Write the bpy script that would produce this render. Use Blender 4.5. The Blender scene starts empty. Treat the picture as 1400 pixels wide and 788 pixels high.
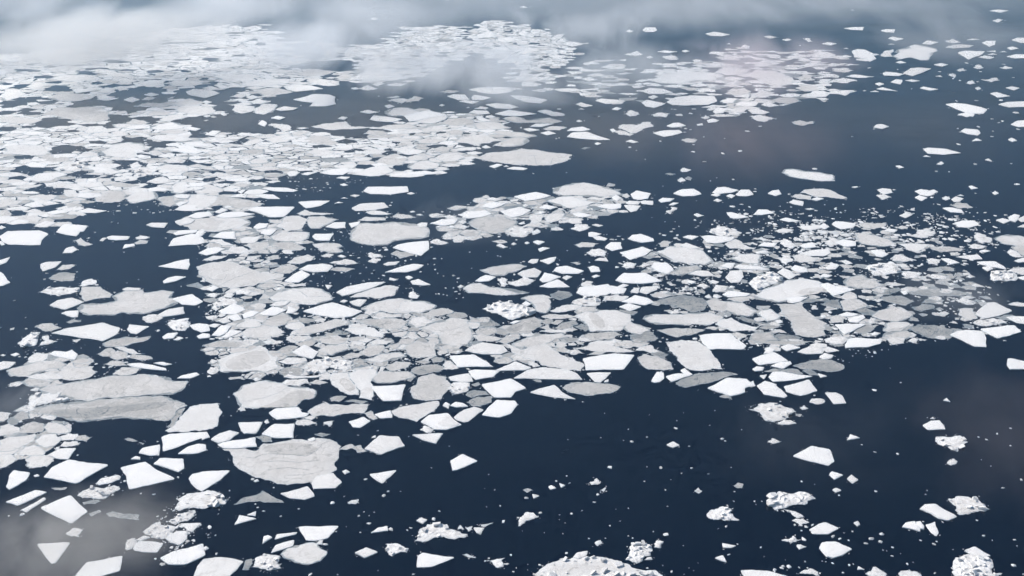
import bpy, math, random
import numpy as np
from mathutils import Vector, noise
from mathutils.geometry import delaunay_2d_cdt

# ------------------------------------------------------------------ camera, sky, sun, exposure
sc = bpy.context.scene
H, PITCH, HFOV = 500.0, math.radians(24.0), math.radians(50.0)      # aircraft window, 500 m above the sea
SUN_EL, SUN_AZ = math.radians(38.0), math.radians(-62.0)            # azimuth from +Y, negative is to the left

cam = bpy.data.objects.new('camera', bpy.data.cameras.new('camera'))
sc.collection.objects.link(cam)
cam.location = (0, 0, H)
cam.rotation_euler = (math.pi / 2 - PITCH, 0, 0)
cam.data.sensor_width = 36.0
cam.data.angle = HFOV
cam.data.clip_start, cam.data.clip_end = 1.0, 80000.0
sc.camera = cam

world = bpy.data.worlds.new('World'); sc.world = world
world.use_nodes = True
wn = world.node_tree
bg = wn.nodes['Background']
sky = wn.nodes.new('ShaderNodeTexSky')
sky.sky_type = 'NISHITA'
sky.sun_disc = False
sky.sun_elevation = SUN_EL
sky.sun_rotation = SUN_AZ
sky.altitude = 300.0
sky.air_density, sky.dust_density, sky.ozone_density = 1.0, 0.6, 1.6
wn.links.new(sky.outputs[0], bg.inputs[0])
bg.inputs[1].default_value = 0.085

sl = bpy.data.lights.new('sun', 'SUN'); sl.energy = 4.4; sl.angle = math.radians(0.53); sl.color = (1.0, 0.95, 0.885)
sun = bpy.data.objects.new('sun', sl); sc.collection.objects.link(sun)
sd = Vector((math.sin(SUN_AZ) * math.cos(SUN_EL), math.cos(SUN_AZ) * math.cos(SUN_EL), math.sin(SUN_EL)))
sun.rotation_euler = sd.to_track_quat('Z', 'Y').to_euler()
sun.location = sd * 900

sc.view_settings.view_transform = 'Standard'
sc.view_settings.look = 'None'
sc.view_settings.gamma = 1.0
sc.view_settings.use_curve_mapping = False
sc.view_settings.exposure = 0.2
sc.render.engine = 'CYCLES'
sc.render.filter_size = 1.5
cy = sc.cycles
cy.use_denoising = True; cy.use_adaptive_sampling = True; cy.adaptive_threshold = 0.05; cy.adaptive_min_samples = 12
cy.max_bounces = 6; cy.diffuse_bounces = 2; cy.glossy_bounces = 2; cy.volume_bounces = 3; cy.transparent_max_bounces = 48
cy.volume_step_rate = 1.0; cy.volume_max_steps = 64
cy.filter_width = 1.5

F = 700.0 / math.tan(HFOV / 2)
SP, CP = math.sin(PITCH), math.cos(PITCH)
def at(px, py, z=0.0):
    """point of the horizontal plane at height z seen at photograph pixel (px, py)"""
    x, y = (px - 700.0) / F, (394.0 - py) / F
    dx, dy, dz = x, CP + y * SP, -SP + y * CP
    t = (z - H) / dz
    return (dx * t, dy * t)
def mpp(px, py):
    """metres across per pixel at that place"""
    y = (394.0 - py) / F
    return H / (SP - y * CP) / F

rng = random.Random(7)
nrg = np.random.default_rng(7)
C = sc.collection

# ------------------------------------------------------------------ materials
def mat(name):
    m = bpy.data.materials.new(name); m.use_nodes = True
    nt = m.node_tree; nt.nodes.clear()
    out = nt.nodes.new('ShaderNodeOutputMaterial')
    return m, nt, out
def nd(nt, t, **kw):
    n = nt.nodes.new(t)
    for k, v in kw.items(): setattr(n, k, v)
    return n
def lk(nt, a, b): nt.links.new(a, b)
def mth(nt, op, a, b=None, c=None, clamp=False):
    n = nt.nodes.new('ShaderNodeMath'); n.operation = op; n.use_clamp = clamp
    for i, v in enumerate((a, b, c)):
        if v is None: continue
        if isinstance(v, (int, float)): n.inputs[i].default_value = v
        else: nt.links.new(v, n.inputs[i])
    return n.outputs[0]
def noi(nt, vec, scale, detail=4, rough=0.55, dist=0.0):
    n = nt.nodes.new('ShaderNodeTexNoise')
    n.inputs['Scale'].default_value = scale; n.inputs['Detail'].default_value = detail
    n.inputs['Roughness'].default_value = rough; n.inputs['Distortion'].default_value = dist
    nt.links.new(vec, n.inputs['Vector'])
    return n.outputs['Fac']
def ramp(nt, fac, stops):
    r = nt.nodes.new('ShaderNodeValToRGB'); e = r.color_ramp.elements
    while len(e) < len(stops): e.new(0.5)
    for i, (p, c) in enumerate(stops):
        e[i].position = p; e[i].color = (*c, 1)
    nt.links.new(fac, r.inputs[0])
    return r.outputs[0]
def mixc(nt, fac, a, b):
    n = nt.nodes.new('ShaderNodeMix'); n.data_type = 'RGBA'
    if isinstance(fac, (int, float)): n.inputs[0].default_value = fac
    else: nt.links.new(fac, n.inputs[0])
    for i, v in ((6, a), (7, b)):
        if isinstance(v, tuple): n.inputs[i].default_value = (*v, 1)
        else: nt.links.new(v, n.inputs[i])
    return n.outputs[2]

def ice_material():
    m, nt, out = mat('sea_ice')
    geo = nd(nt, 'ShaderNodeNewGeometry'); pos = geo.outputs['Position']
    tone = nd(nt, 'ShaderNodeAttribute', attribute_name='tone').outputs['Fac']
    bare_shade = nd(nt, 'ShaderNodeAttribute', attribute_name='bare_shade').outputs['Fac']
    n1 = noi(nt, pos, 0.045, 5, 0.6, 0.6)
    n2 = noi(nt, pos, 0.35, 4, 0.65)
    n3 = noi(nt, pos, 0.16, 6, 0.7, 1.5)
    # patches of thinner snow: stronger on grey ice than on the snow-covered slabs
    n4 = noi(nt, pos, 1.3, 3, 0.6)
    wv = nd(nt, 'ShaderNodeTexVoronoi', feature='DISTANCE_TO_EDGE'); wv.inputs['Scale'].default_value = 0.062
    dv = nd(nt, 'ShaderNodeVectorMath', operation='MULTIPLY_ADD'); lk(nt, nd(nt, 'ShaderNodeTexNoise').outputs['Color'], dv.inputs[0])
    nz = dv.inputs[0].links[0].from_node; nz.inputs['Scale'].default_value = 0.09; nz.inputs['Detail'].default_value = 3; lk(nt, pos, nz.inputs['Vector'])
    dv.inputs[1].default_value = (26, 26, 0); lk(nt, pos, dv.inputs[2]); lk(nt, dv.outputs[0], wv.inputs['Vector'])
    vr = nd(nt, 'ShaderNodeMapRange'); vr.inputs['From Min'].default_value = 0.0; vr.inputs['From Max'].default_value = 0.035
    vr.inputs['To Min'].default_value = 1.0; vr.inputs['To Max'].default_value = 0.0; lk(nt, wv.outputs['Distance'], vr.inputs['Value'])
    vein = mth(nt, 'MULTIPLY', vr.outputs[0], mth(nt, 'GREATER_THAN', n1, 0.47))
    amp = mth(nt, 'MULTIPLY_ADD', tone, -1.15, 1.36)
    v = mth(nt, 'ADD', mth(nt, 'MULTIPLY', mth(nt, 'SUBTRACT', n1, 0.5), 0.8), mth(nt, 'ADD', mth(nt, 'MULTIPLY', mth(nt, 'SUBTRACT', n2, 0.5), 0.55), mth(nt, 'ADD', mth(nt, 'MULTIPLY', mth(nt, 'SUBTRACT', n4, 0.5), 0.3), mth(nt, 'MULTIPLY', vein, -0.42))))
    t = mth(nt, 'ADD', tone, mth(nt, 'MULTIPLY', v, amp), clamp=True)
    col = ramp(nt, t, [(0.0, (0.09, 0.115, 0.13)), (0.3, (0.25, 0.265, 0.27)), (0.55, (0.45, 0.435, 0.415)), (0.75, (0.65, 0.625, 0.60)), (1.0, (0.88, 0.865, 0.845))])
    # worn, wet margins, also painting the shade at floe edges, broken up by noise
    b = mth(nt, 'MULTIPLY', bare_shade, mth(nt, 'MULTIPLY_ADD', mth(nt, 'SUBTRACT', n3, 0.5), 2.4, 0.75), clamp=True)
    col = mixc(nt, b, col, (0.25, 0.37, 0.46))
    p = nd(nt, 'ShaderNodeBsdfPrincipled')
    lk(nt, col, p.inputs['Base Color'])
    lk(nt, mth(nt, 'MULTIPLY_ADD', tone, 0.35, 0.4), p.inputs['Roughness'])
    p.inputs['Specular IOR Level'].default_value = 0.25
    bmp = nd(nt, 'ShaderNodeBump'); bmp.inputs['Strength'].default_value = 0.6; bmp.inputs['Distance'].default_value = 0.5
    lk(nt, mth(nt, 'ADD', n2, mth(nt, 'MULTIPLY', n3, 0.8)), bmp.inputs['Height'])
    lk(nt, bmp.outputs[0], p.inputs['Normal'])
    lk(nt, p.outputs[0], out.inputs[0])
    return m

def sea_material():
    m, nt, out = mat('sea_water')
    geo = nd(nt, 'ShaderNodeNewGeometry'); pos = geo.outputs['Position']
    big = noi(nt, pos, 0.0022, 3, 0.5)
    col = mixc(nt, big, (0.0004, 0.0026, 0.0105), (0.0012, 0.005, 0.0165))
    p = nd(nt, 'ShaderNodeBsdfPrincipled')
    lk(nt, col, p.inputs['Base Color'])
    p.inputs['IOR'].default_value = 1.333
    st = nd(nt, 'ShaderNodeVectorMath', operation='MULTIPLY'); lk(nt, pos, st.inputs[0]); st.inputs[1].default_value = (0.35, 1.0, 1.0)
    lk(nt, mth(nt, 'MULTIPLY_ADD', noi(nt, st.outputs[0], 0.02, 5, 0.65, 0.8), 0.5, -0.08, clamp=True), p.inputs['Roughness'])
    w = mth(nt, 'ADD', noi(nt, pos, 0.22, 3, 0.6), mth(nt, 'MULTIPLY', noi(nt, pos, 1.1, 2, 0.5), 0.25))
    bmp = nd(nt, 'ShaderNodeBump'); bmp.inputs['Strength'].default_value = 0.22; bmp.inputs['Distance'].default_value = 0.4
    lk(nt, w, bmp.inputs['Height']); lk(nt, bmp.outputs[0], p.inputs['Normal'])
    lk(nt, p.outputs[0], out.inputs[0])
    return m

M_ICE, M_SEA = ice_material(), sea_material()

# ------------------------------------------------------------------ the sea: one sheet out to the horizon
def link(name, verts, faces, material, smooth=False):
    me = bpy.data.meshes.new(name); me.from_pydata(verts, [], faces); me.update()
    if material: me.materials.append(material)
    o = bpy.data.objects.new(name, me); C.objects.link(o)
    return o
R_SEA = 30000.0
sea = link('sea', [(-R_SEA, -R_SEA, 0), (R_SEA, -R_SEA, 0), (R_SEA, R_SEA, 0), (-R_SEA, R_SEA, 0)], [(0, 1, 2, 3)], M_SEA)
sea['kind'] = 'structure'; sea['label'] = 'dark navy open sea between the drifting ice'

# outlines surveyed from the photograph, in pixels of its tiles (T x y) or of the whole (A):
# w snow-white slab, g grey floe, t thin wet ice, r R G rubble, p plate, k crack, d chunks, h open lead, z packed field, b brash field
DATA = '''
T 0 0
g 240,360 320,335 490,350 440,370 300,368
w 330,395 370,370 430,390 440,420 380,425
w -10,400 20,380 110,375 190,400 100,420 20,415
g 520,385 580,355 650,360 620,385 560,395
w 705,400 760,385 850,395 800,408
g 340,535 420,515 560,508 700,530 640,550 480,555
g 590,485 680,468 790,480 700,500
g 700,520 780,498 890,515 800,530
g 760,545 850,535 960,550 880,565
g 140,660 40,690 -10,660 30,610 130,610 200,640
g 180,590 250,555 310,580 300,615 220,610
w 490,610 550,600 650,615 600,625 520,635
w 660,630 720,595 790,600 740,635
g 790,595 840,590 880,610 810,622
g 320,665 420,635 560,640 640,665 540,690 400,685
w 655,660 720,648 770,668 690,678
w 840,680 900,660 955,680 900,698
g 965,680 1010,660 1060,665 1020,682
w 980,645 1030,632 1085,645 1030,658
g 945,715 1010,700 1110,705 1150,720 1040,730
g 1150,715 1210,690 1290,672 1400,695 1300,720
g 1180,740 1260,718 1396,725 1470,765 1380,790 1220,765
w 1265,625 1320,605 1420,610 1500,635 1400,668 1300,650
g 1105,605 1150,582 1210,595 1180,612
w 1140,675 1190,655 1180,670
g 1000,775 1060,755 1170,765 1130,788 1020,790
g 840,785 900,768 980,770 920,790
g 1150,565 1220,540 1380,575 1280,592 1180,588
w 1160,330 1250,312 1330,320 1260,335
g 940,570 1020,545 1140,545 1120,580 1030,595
w -10,500 30,480 60,490 20,510
h -10,690 90,690 200,660 270,680 180,700 130,740 90,745 -10,715
h 80,600 110,580 180,580 170,600
h 300,620 340,590 420,580 500,605 400,635 330,630
h 510,632 560,620 615,630 560,640
h 670,600 720,580 770,575 790,590 700,608
h 450,735 530,685 640,675 780,695 760,720 620,720 520,725
h 740,640 790,620 880,610 950,590 1080,600 1130,640 1090,690 960,720 940,760 860,770 800,730 760,690 770,660
h 340,700 370,680 410,700 370,712
h 140,780 180,765 270,765 240,790
h 1120,650 1260,620 1400,665 1380,680 1260,665 1150,700 1060,690
h 490,505 560,490 640,500 560,512
h 130,488 190,478 250,485 180,492
h 740,420 840,410 840,430 760,432
h 0,570 50,560 60,575 10,580
h 1290,600 1396,580 1396,610 1330,610
T 280 0
w -20,300 30,290 80,300 20,318
w 45,295 110,280 195,292 180,308 80,305
w 160,185 210,172 260,185 220,198
w 180,270 240,255 310,258 270,280 210,290
w 265,295 310,280 365,290 330,305
w 210,320 250,305 285,320 240,335
w 175,340 210,330 250,345 200,352
w 255,190 310,182 335,195 280,205
g 60,520 130,500 260,505 400,520 300,545 150,555
g 250,570 330,550 450,535 610,540 560,570 400,590 290,590
g 600,510 660,475 760,470 910,485 830,510 700,525
w 535,590 580,575 720,580 810,605 720,615 620,625 560,610
g 690,545 780,530 920,555 920,580 840,588 740,570
g 590,575 640,555 720,565 650,580
g 350,620 420,600 490,597 600,630 500,645 430,665 390,645
w 600,678 680,660 740,640 850,645 890,660 885,685 895,710 820,725 710,725 740,700 680,695
w 300,695 360,675 430,690 380,710
g 200,735 230,712 340,725 360,750 250,775 210,765
g 330,745 400,705 495,715 480,745 400,782 340,770
w 480,745 540,725 640,735 600,750 520,755
g 170,660 220,640 290,648 250,670
g 165,685 230,672 320,680 250,692
w 280,660 330,648 365,665 320,678
w 60,580 110,572 172,598 120,608
w -20,600 40,585 105,605 50,615
w -20,650 10,628 70,632 130,658 50,670
w -20,695 10,685 50,695 10,710
w 270,600 340,588 420,595 340,610
g 880,530 940,505 1010,515 980,540 920,545
g 1010,530 1050,430 1150,410 1270,425 1250,460 1330,510 1260,540 1130,555
g 1140,575 1180,555 1230,570 1180,588
g 1230,580 1300,565 1380,570 1330,590
w 995,600 1030,595 1060,605 1020,612
g 1050,605 1110,580 1180,605 1110,618
w 1060,325 1120,312 1230,322 1160,335
w 1060,365 1110,352 1195,362 1130,375
g 800,385 850,365 920,375 880,400
w 1285,495 1340,485 1400,490 1450,500 1340,508
w 1055,762 1110,748 1190,765 1120,775
g 1250,690 1300,672 1400,680 1350,705
w 1225,720 1260,712 1295,725 1250,738
g 1235,770 1280,740 1380,735 1500,770 1420,790 1270,790
g 1240,665 1300,655 1330,662 1280,670
w 1255,305 1300,292 1335,302
w 1340,240 1380,232 1440,238 1380,248
w 1128,130 1150,120 1182,125 1160,136
g 420,490 500,470 600,490 520,500
g 240,495 300,480 340,490 280,500
g 0,480 80,455 220,475 140,495
g 100,400 160,385 210,395 150,405
h 440,670 500,645 610,640 680,650 600,680 720,725 890,720 900,660 800,610 920,600 1000,610 1180,620 1240,700 1220,760 1050,780 1130,800 560,800 480,780 470,760 640,750 640,730 500,715 430,690
h 40,660 130,610 180,605 200,650 160,690 200,710 190,760 100,750 40,720 60,680
h 330,640 370,630 390,670 360,660
h 500,595 540,590 580,618 530,605
h 0,570 60,565 80,575 20,590
h 770,515 880,505 880,530 790,530
h 590,440 760,420 1010,410 1010,480 920,490 700,470 600,465
d 745,622,16 1185,658,16 1293,147,18 915,10,30 655,722,16 270,760,40 100,768,70 150,778,40
T 560 0
w 0,195 50,182 120,190 60,205
w 245,195 290,180 340,185 300,205
w 480,160 510,143 555,145 520,165
w 580,275 640,258 690,250 715,280 650,292
w 490,245 510,220 560,215 585,250 530,258
w 495,310 520,278 580,300 570,320
w 425,345 450,330 505,345 460,360
w 730,300 740,278 820,295 780,308
w 725,370 760,330 850,330 890,345 800,370
w 740,230 770,210 810,220 790,250
w 590,330 640,310 695,345 640,352
w 960,265 1000,235 1055,232 1030,260 980,275
w 1045,300 1090,282 1185,302 1110,318
w 950,385 1000,372 1075,388 1010,405
w 830,213 880,207 930,210 880,218
w 620,530 670,518 725,525 660,540
g 405,610 470,598 600,592 685,600 690,625 600,640 500,635
w 695,605 720,598 748,607 715,614
w 255,655 300,642 380,645 410,680 330,682
w 420,665 440,645 555,665 500,682 430,680
w 335,690 380,682 475,690 430,708
w 685,650 780,652 940,680 890,705 790,695 720,672
w 515,712 590,703 680,710 745,730 690,742 590,738
w 405,765 440,750 530,755 550,775 470,782
g 440,740 480,725 540,735 520,748
g 870,760 930,748 1060,780 1000,790
w 580,775 680,748 760,760 870,775 760,790 640,788
g -20,700 30,655 100,670 60,690
g 205,628 260,615 340,622 280,636
w 1265,685 1310,672 1420,680 1450,700 1340,708
g 1130,710 1170,698 1250,720 1190,732
g 1170,540 1230,525 1290,545 1220,558
w 60,765 130,750 250,785 150,800 0,830 -40,790
g 780,540 860,520 960,535 880,555
g 210,325 250,312 330,325 270,340
g 270,390 340,360 420,378 340,400
r 10,480 50,472 75,490 40,505
w 1150,745 1170,738 1192,745
w 750,48 780,42 805,52 780,54
w 200,718 220,710 240,716 220,724
g 0,240 20,232 30,245
g 270,300 300,290 340,298
g 120,355 150,345 190,352 150,362
d 820,48,18 885,5,16 260,2,50 1020,745,30 400,735,36
T 840 0
w 75,212 100,202 132,212 105,222
w 190,205 210,187 280,187 292,205 270,218 210,218
w 620,230 680,215 790,235 730,247 660,243
w 65,370 120,360 150,348 195,370 150,382
w 290,352 340,343 430,352 370,362
w 458,348 485,340 515,348 485,356
w 865,315 890,303 925,318 895,330
w 215,390 240,380 265,390 240,398
g 1015,250 1060,243 1112,255 1060,264
g 1145,270 1180,263 1210,272 1175,280
g 1285,265 1330,260 1352,285 1320,285
w 765,300 780,294 795,302
g 250,545 330,510 500,480 690,500 735,525 690,545 560,548 460,570 320,568
w 185,620 240,598 330,605 400,630 330,640 240,640
w 230,660 270,648 300,660 260,675
w 185,700 220,680 300,695 350,705 270,735 215,725
w 355,695 420,660 520,650 680,655 700,690 640,715 480,720 400,715
g 720,690 770,668 850,675 810,702 740,705
w 820,710 870,690 980,700 960,722 880,725
w 1000,715 1040,695 1125,720 1060,730
w 1310,650 1350,622 1420,618 1470,635 1440,660 1360,662
g 1060,690 1120,665 1240,670 1250,695 1180,712 1110,700
w 670,760 700,730 770,740 740,770 690,775
w 780,760 830,735 900,745 880,770
w 910,750 970,738 1060,765 1010,780 940,775
g 630,745 680,725 700,740 660,755
g 680,495 740,460 830,458 930,475 870,505 760,515
g 890,510 960,475 1090,480 1160,505 1220,540 1180,580 1080,590 980,550
g 750,540 800,520 880,540 830,560
g 750,640 800,605 890,600 920,640 830,655
g 940,640 1000,615 1090,630 1050,655 970,660
w 620,440 690,425 780,445 700,455
g 700,400 760,380 880,385 820,405 740,410
w 1330,380 1370,370 1420,380 1390,390
w 1250,410 1290,392 1335,408 1300,422
g 1225,530 1290,505 1370,515 1350,545 1270,550
g 1230,600 1300,582 1396,590 1396,620 1300,625
r 75,775 110,750 165,770 150,790 100,790
r 250,780 300,768 380,775 350,800 270,795
w -20,745 10,730 50,738 20,752
w 140,555 190,540 240,548 180,560
w 130,575 160,565 198,572 160,585
w 280,500 310,490 350,500 310,515
g 0,700 30,675 75,690 50,710 -20,712
d 1035,122,16 105,660,16 75,637,20 975,447,20 415,748,30 390,746,16 520,775,40 545,745,40 445,785,60 1265,312,20
T 1120 0
w 165,192 230,185 308,185 295,207 220,203
w 418,208 450,200 518,200 510,222 460,220
w 468,260 500,250 578,264 520,278
w 470,303 490,297 515,303
w 15,298 60,287 120,297 80,310
w 165,330 185,325 200,332
w 222,348 260,335 310,338 370,365 410,372 370,380 390,400 345,420 320,400 240,390
w -60,375 0,350 60,355 115,375 60,395 0,392
w 135,385 180,375 225,385 180,395
g 155,405 200,398 215,405
g 415,375 460,345 510,335 500,385 450,390
g 505,385 540,340 620,320 650,305 760,325 800,340 760,375 740,410 690,412 620,390 550,405
w 520,425 555,415 595,428 550,433
w 700,298 740,275 815,288 760,305
g 855,280 900,265 965,290 900,295
g 860,325 920,305 1000,305 1050,308 1020,325 920,330
w 1110,290 1140,278 1205,278 1200,305 1160,318
g 1005,275 1050,263 1095,272
w 1280,325 1320,317 1362,330 1310,340
w 1310,272 1350,257 1440,258 1440,290 1380,292
w 1275,385 1340,370 1440,372 1440,395 1340,398
w 1230,355 1260,348 1280,355
w 945,355 1000,345 1130,350 1100,375 1020,405 980,380
w 1140,350 1200,345 1205,355
w 1085,390 1130,378 1195,390 1160,402
w 1145,375 1180,362 1212,372
w 780,440 830,430 880,440 840,453
w 432,500 450,488 520,495 580,505 540,518 450,515
w 570,500 620,465 680,460 765,468 690,500 640,518
w 485,560 520,540 568,545 555,575
w 585,548 630,542 690,550 640,558
w 685,600 710,590 815,608 760,617
w 380,570 410,562 445,572 410,585
w 390,605 430,595 540,622 450,615
w 345,625 380,617 410,627
g 100,540 160,530 260,550 180,568 130,555
g 180,520 240,508 375,522 280,532
g 80,485 150,468 235,482 160,495
g 50,440 100,430 135,440
w 95,630 160,615 240,615 180,652
w 860,710 920,702 1000,708 1100,730 1145,745 1120,775 1020,775 930,740
w 940,785 1000,765 1060,778 1050,795
w 1165,635 1210,628 1305,655 1220,665
w 1270,597 1310,588 1370,600 1330,615
w 1220,710 1280,695 1440,690 1450,725 1300,732
r 1060,600 1085,590 1105,605 1080,620
r 1110,545 1160,540 1210,530 1230,548 1170,560
r 1010,560 1040,545 1070,570 1030,575
r 940,475 980,465 1005,480 960,488
r 880,510 910,500 930,520 910,540
r 1060,450 1090,440 1120,460 1080,470
g 1225,462 1270,450 1320,462 1270,472
g 1155,75 1210,65 1295,73 1240,87
g 1185,145 1215,128 1255,138 1220,155
w 790,520 825,513 840,524
d 225,70,30 340,465,30 535,475,20 1070,687,36 935,690,24 1240,685,50 1340,770,50 630,607,14 310,620,30 390,370,30 1005,432,40 820,490,30 1100,490,24 1325,530,24 960,550,20 1260,440,30
A
z 0.9,18,0.16 -30,74 60,70 130,62 180,48 250,38 310,34 355,36 385,50 400,70 430,85 470,95 460,110 400,118 370,135 300,155 285,170 290,180 370,185 400,176 470,190 520,180 560,170 560,235 480,245 440,235 395,240 400,255 340,270 380,280 300,290 240,290 150,285 85,300 60,310 -30,310
z 0.85,16,0.2 540,172 560,150 610,152 680,160 690,190 640,200 650,225 600,228 600,235 560,240 540,240
z 0.9,12,0.12 640,45 660,28 700,30 730,38 770,52 795,60 780,85 745,90 740,110 720,120 700,90 650,75 645,65
z 0.5,18,0.12 890,108 900,75 960,78 1000,65 1060,70 1130,68 1165,80 1150,105 1165,125 1090,140 1050,152 985,155 960,148 910,140 935,125 890,115
z 0.92,16,0.3 430,60 520,60 560,36 640,36 650,70 600,90 560,110 500,112 470,110 440,90
z 0.35,20,0.15 740,90 830,80 880,100 880,140 800,130 720,125 690,105
z 0.7,10,0.12 280,480 330,440 420,430 560,420 640,440 600,500 500,520 380,510 330,520 300,500
z 0.6,10,0.12 640,440 700,440 800,420 860,430 880,470 800,480 700,500 640,470
z 0.7,9,0.25 270,370 330,340 400,370 400,430 320,450 285,420
z 0.7,11,0.25 0,590 40,560 90,575 100,600 60,630 0,635
z 0.6,9,0.25 10,510 50,480 100,480 130,500 120,520 60,530 30,520
z 0.55,11,0.3 600,290 660,270 760,270 840,250 850,290 700,325 610,330
z 0.4,11,0.3 260,290 330,290 400,300 420,340 300,350 270,330
b 1.1,5 1070,345 1070,312 1120,300 1165,305 1175,330 1150,345 1110,350
b 0.9,4.5 1215,330 1240,318 1285,325 1290,338 1240,342
b 0.5,3.5 840,365 860,350 900,360 980,345 990,360 940,370 870,372
b 0.6,2.2 410,510 430,495 490,490 500,505 460,515
b 0.5,4 1300,350 1330,320 1370,325 1360,345 1330,350
b 0.35,5 1170,290 1340,290 1340,315 1170,312
b 0.3,4.5 940,300 1120,290 1130,312 1000,320
b 0.5,3 270,420 300,395 340,400 330,430 290,440
b 0.4,3 900,375 970,350 980,395 930,405
b 0.3,2.5 1120,480 1150,430 1240,470 1160,500
b 0.04,2.5 1080,700 1140,740 1200,780 1050,785 1100,750
b 0.35,2.5 200,720 260,680 270,740 230,760
T 0 156
g -20,60 -20,20 60,12 130,20 290,45 200,70 90,68
g 270,5 400,-50 640,-50 730,-20 740,40 640,58 500,40 400,20
g 855,60 900,35 980,45 1020,60 960,75 880,72
g 1085,35 1150,10 1240,0 1290,20 1200,38 1130,48
g 1005,0 1060,-10 1150,0 1100,20
g 1020,100 1090,70 1180,55 1280,85 1220,100 1120,108
w 1240,95 1290,85 1370,100 1330,115
g 1080,120 1160,105 1280,125 1200,138 1120,135
w 1010,160 1080,140 1220,140 1320,175 1240,188 1100,182
g 570,125 600,85 700,80 760,110 680,125 600,135
g 750,130 790,105 850,118 860,145 790,155
g 900,120 960,108 1060,125 1000,140
g 850,155 920,140 980,150 900,165
g 20,270 60,210 160,205 290,215 340,265 250,285 110,275
g 690,260 760,210 880,192 980,210 1010,245 930,255 920,300 830,295 770,290 720,285
w 915,285 960,275 1020,285 960,302
g 1010,260 1060,245 1130,272 1060,285
g 1040,240 1080,228 1140,235 1090,250
w 1145,245 1220,230 1320,225 1390,255 1340,272 1240,262
w 1240,205 1300,195 1410,200 1420,220 1330,222
g 250,305 330,280 460,285 480,320 400,335 300,330
w 165,345 220,325 330,340 300,365 210,362
r 360,375 450,340 560,300 620,290 600,370 500,390 420,390
r 130,320 200,305 220,325 160,340
g 580,370 660,355 760,360 835,395 760,410 640,400
g 205,440 260,405 400,395 460,415 340,455 250,462
r 885,350 940,325 970,350 900,375
r 890,395 950,360 1080,380 1040,415 950,420
r 1110,320 1170,295 1270,315 1240,335 1150,335
g 1060,370 1120,345 1270,350 1280,390 1150,405
w 1000,460 1060,435 1110,425 1190,455 1120,472 1060,475
w 815,445 860,432 880,442 840,452
g 990,335 1030,312 1090,318 1060,340
g 110,500 180,475 290,480 240,500 160,510
g 330,490 400,465 540,475 580,500 480,510 360,505
g 740,480 820,465 960,488 880,500 780,498
g 425,545 440,515 510,515 560,550 510,572 450,565
g 640,575 690,545 800,520 860,545 820,600 720,605 650,595
g 850,570 900,530 970,520 1050,535 1070,570 1000,590 900,608
g 1050,520 1100,500 1180,505 1130,530
w 1190,565 1230,545 1300,550 1280,575 1210,572
g 1080,590 1110,562 1180,560 1200,610 1160,635 1110,622
w 1195,610 1230,595 1280,600 1220,628
g 1260,620 1300,560 1380,545 1480,560 1470,600 1400,640 1330,638
g 1170,500 1200,465 1270,460 1300,520 1230,540 1180,535
g 200,575 260,565 360,605 300,620 240,605
g 0,590 60,570 160,590 110,620 0,640
g 55,715 90,695 180,690 290,705 250,745 150,750 80,740
w 240,755 310,728 385,738 320,772 260,770
w 390,790 440,748 600,760 570,800 430,805
g 150,660 230,645 330,670 440,692 380,702 250,690
g 440,620 490,605 560,615 530,650 470,640
w 530,660 600,640 730,658 650,675 560,672
g 450,680 490,655 590,685 560,695
w 995,755 1030,740 1145,742 1120,775 1040,770
w -20,780 10,758 40,772 10,785
w 1190,730 1280,700 1330,720 1300,745 1230,760
w 1275,700 1340,670 1430,665 1450,690 1340,712
g 1220,755 1330,715 1450,710 1540,730 1480,790 1300,790
g 60,520 120,515 170,530 100,545
g -20,660 60,650 80,690 0,720 -20,720
h 230,85 215,75 300,35 370,25 510,60 480,80 300,80
h 720,22 830,5 880,20 860,60 800,65 740,40
h 510,105 560,70 610,70 570,110
h 975,30 1000,10 1090,30 1060,70 1010,60
h 1200,45 1270,25 1400,30 1400,90 1300,80 1210,70
h 820,180 850,160 980,165 1060,210 1010,225 960,195
h 1000,195 1100,190 1200,200 1140,225 1010,225
h 1280,120 1400,115 1400,180 1320,165
h 390,225 480,222 590,235 560,260 500,250 400,235
h 690,200 740,195 770,205 720,215
h 325,260 380,250 400,272 340,275
h 110,290 160,275 215,285 190,305 130,305
h 380,335 440,322 450,330 400,342
h 140,385 180,365 300,360 365,380 310,405 200,412 150,400
h 465,405 540,395 590,402 530,418
h 790,320 830,300 900,310 900,345 850,390 815,375
h 870,460 950,430 1100,405 1140,415 1020,450 930,470
h 230,555 300,480 420,510 430,570 320,575 290,560
h 360,610 440,615 430,635 380,630
h 545,610 640,602 850,605 1080,580 1110,635 1260,640 1200,730 1150,760 1000,740 600,790 480,735 330,730 400,715 730,670 700,655 560,640
h 850,580 880,600 830,605
h 1080,545 1150,530 1180,550 1120,560
h 75,670 130,655 230,680 120,685
h 0,760 60,745 240,765 390,780 380,800 0,800
d 765,738,22 805,745,14 990,180,26 1000,208,30 1210,198,30 740,300,40
T 280 156
w 0,140 50,112 110,115 60,150
g 90,150 150,140 190,130 110,125 80,140
g 15,185 60,165 140,170 200,190 120,200
w 70,175 160,155 290,150 230,172 130,178
g 235,135 290,128 420,148 360,155 290,150
g 260,210 300,180 370,165 410,185 340,205 290,218
w 360,65 390,40 425,60 410,85
g 425,75 470,65 560,72 590,110 540,125 490,95
w 450,25 490,12 550,22 510,38
w 905,30 940,15 975,22 950,38
w 625,95 670,90 710,95 660,103
g 725,85 820,65 960,50 1000,85 1150,90 1000,105 850,108
w 1125,35 1150,8 1230,15 1350,35 1280,55 1170,48
g 1170,95 1250,75 1396,65 1450,90 1300,105
g 1080,135 1120,110 1220,115 1260,140 1150,150
g 590,130 640,115 720,125 650,150 600,150
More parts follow.
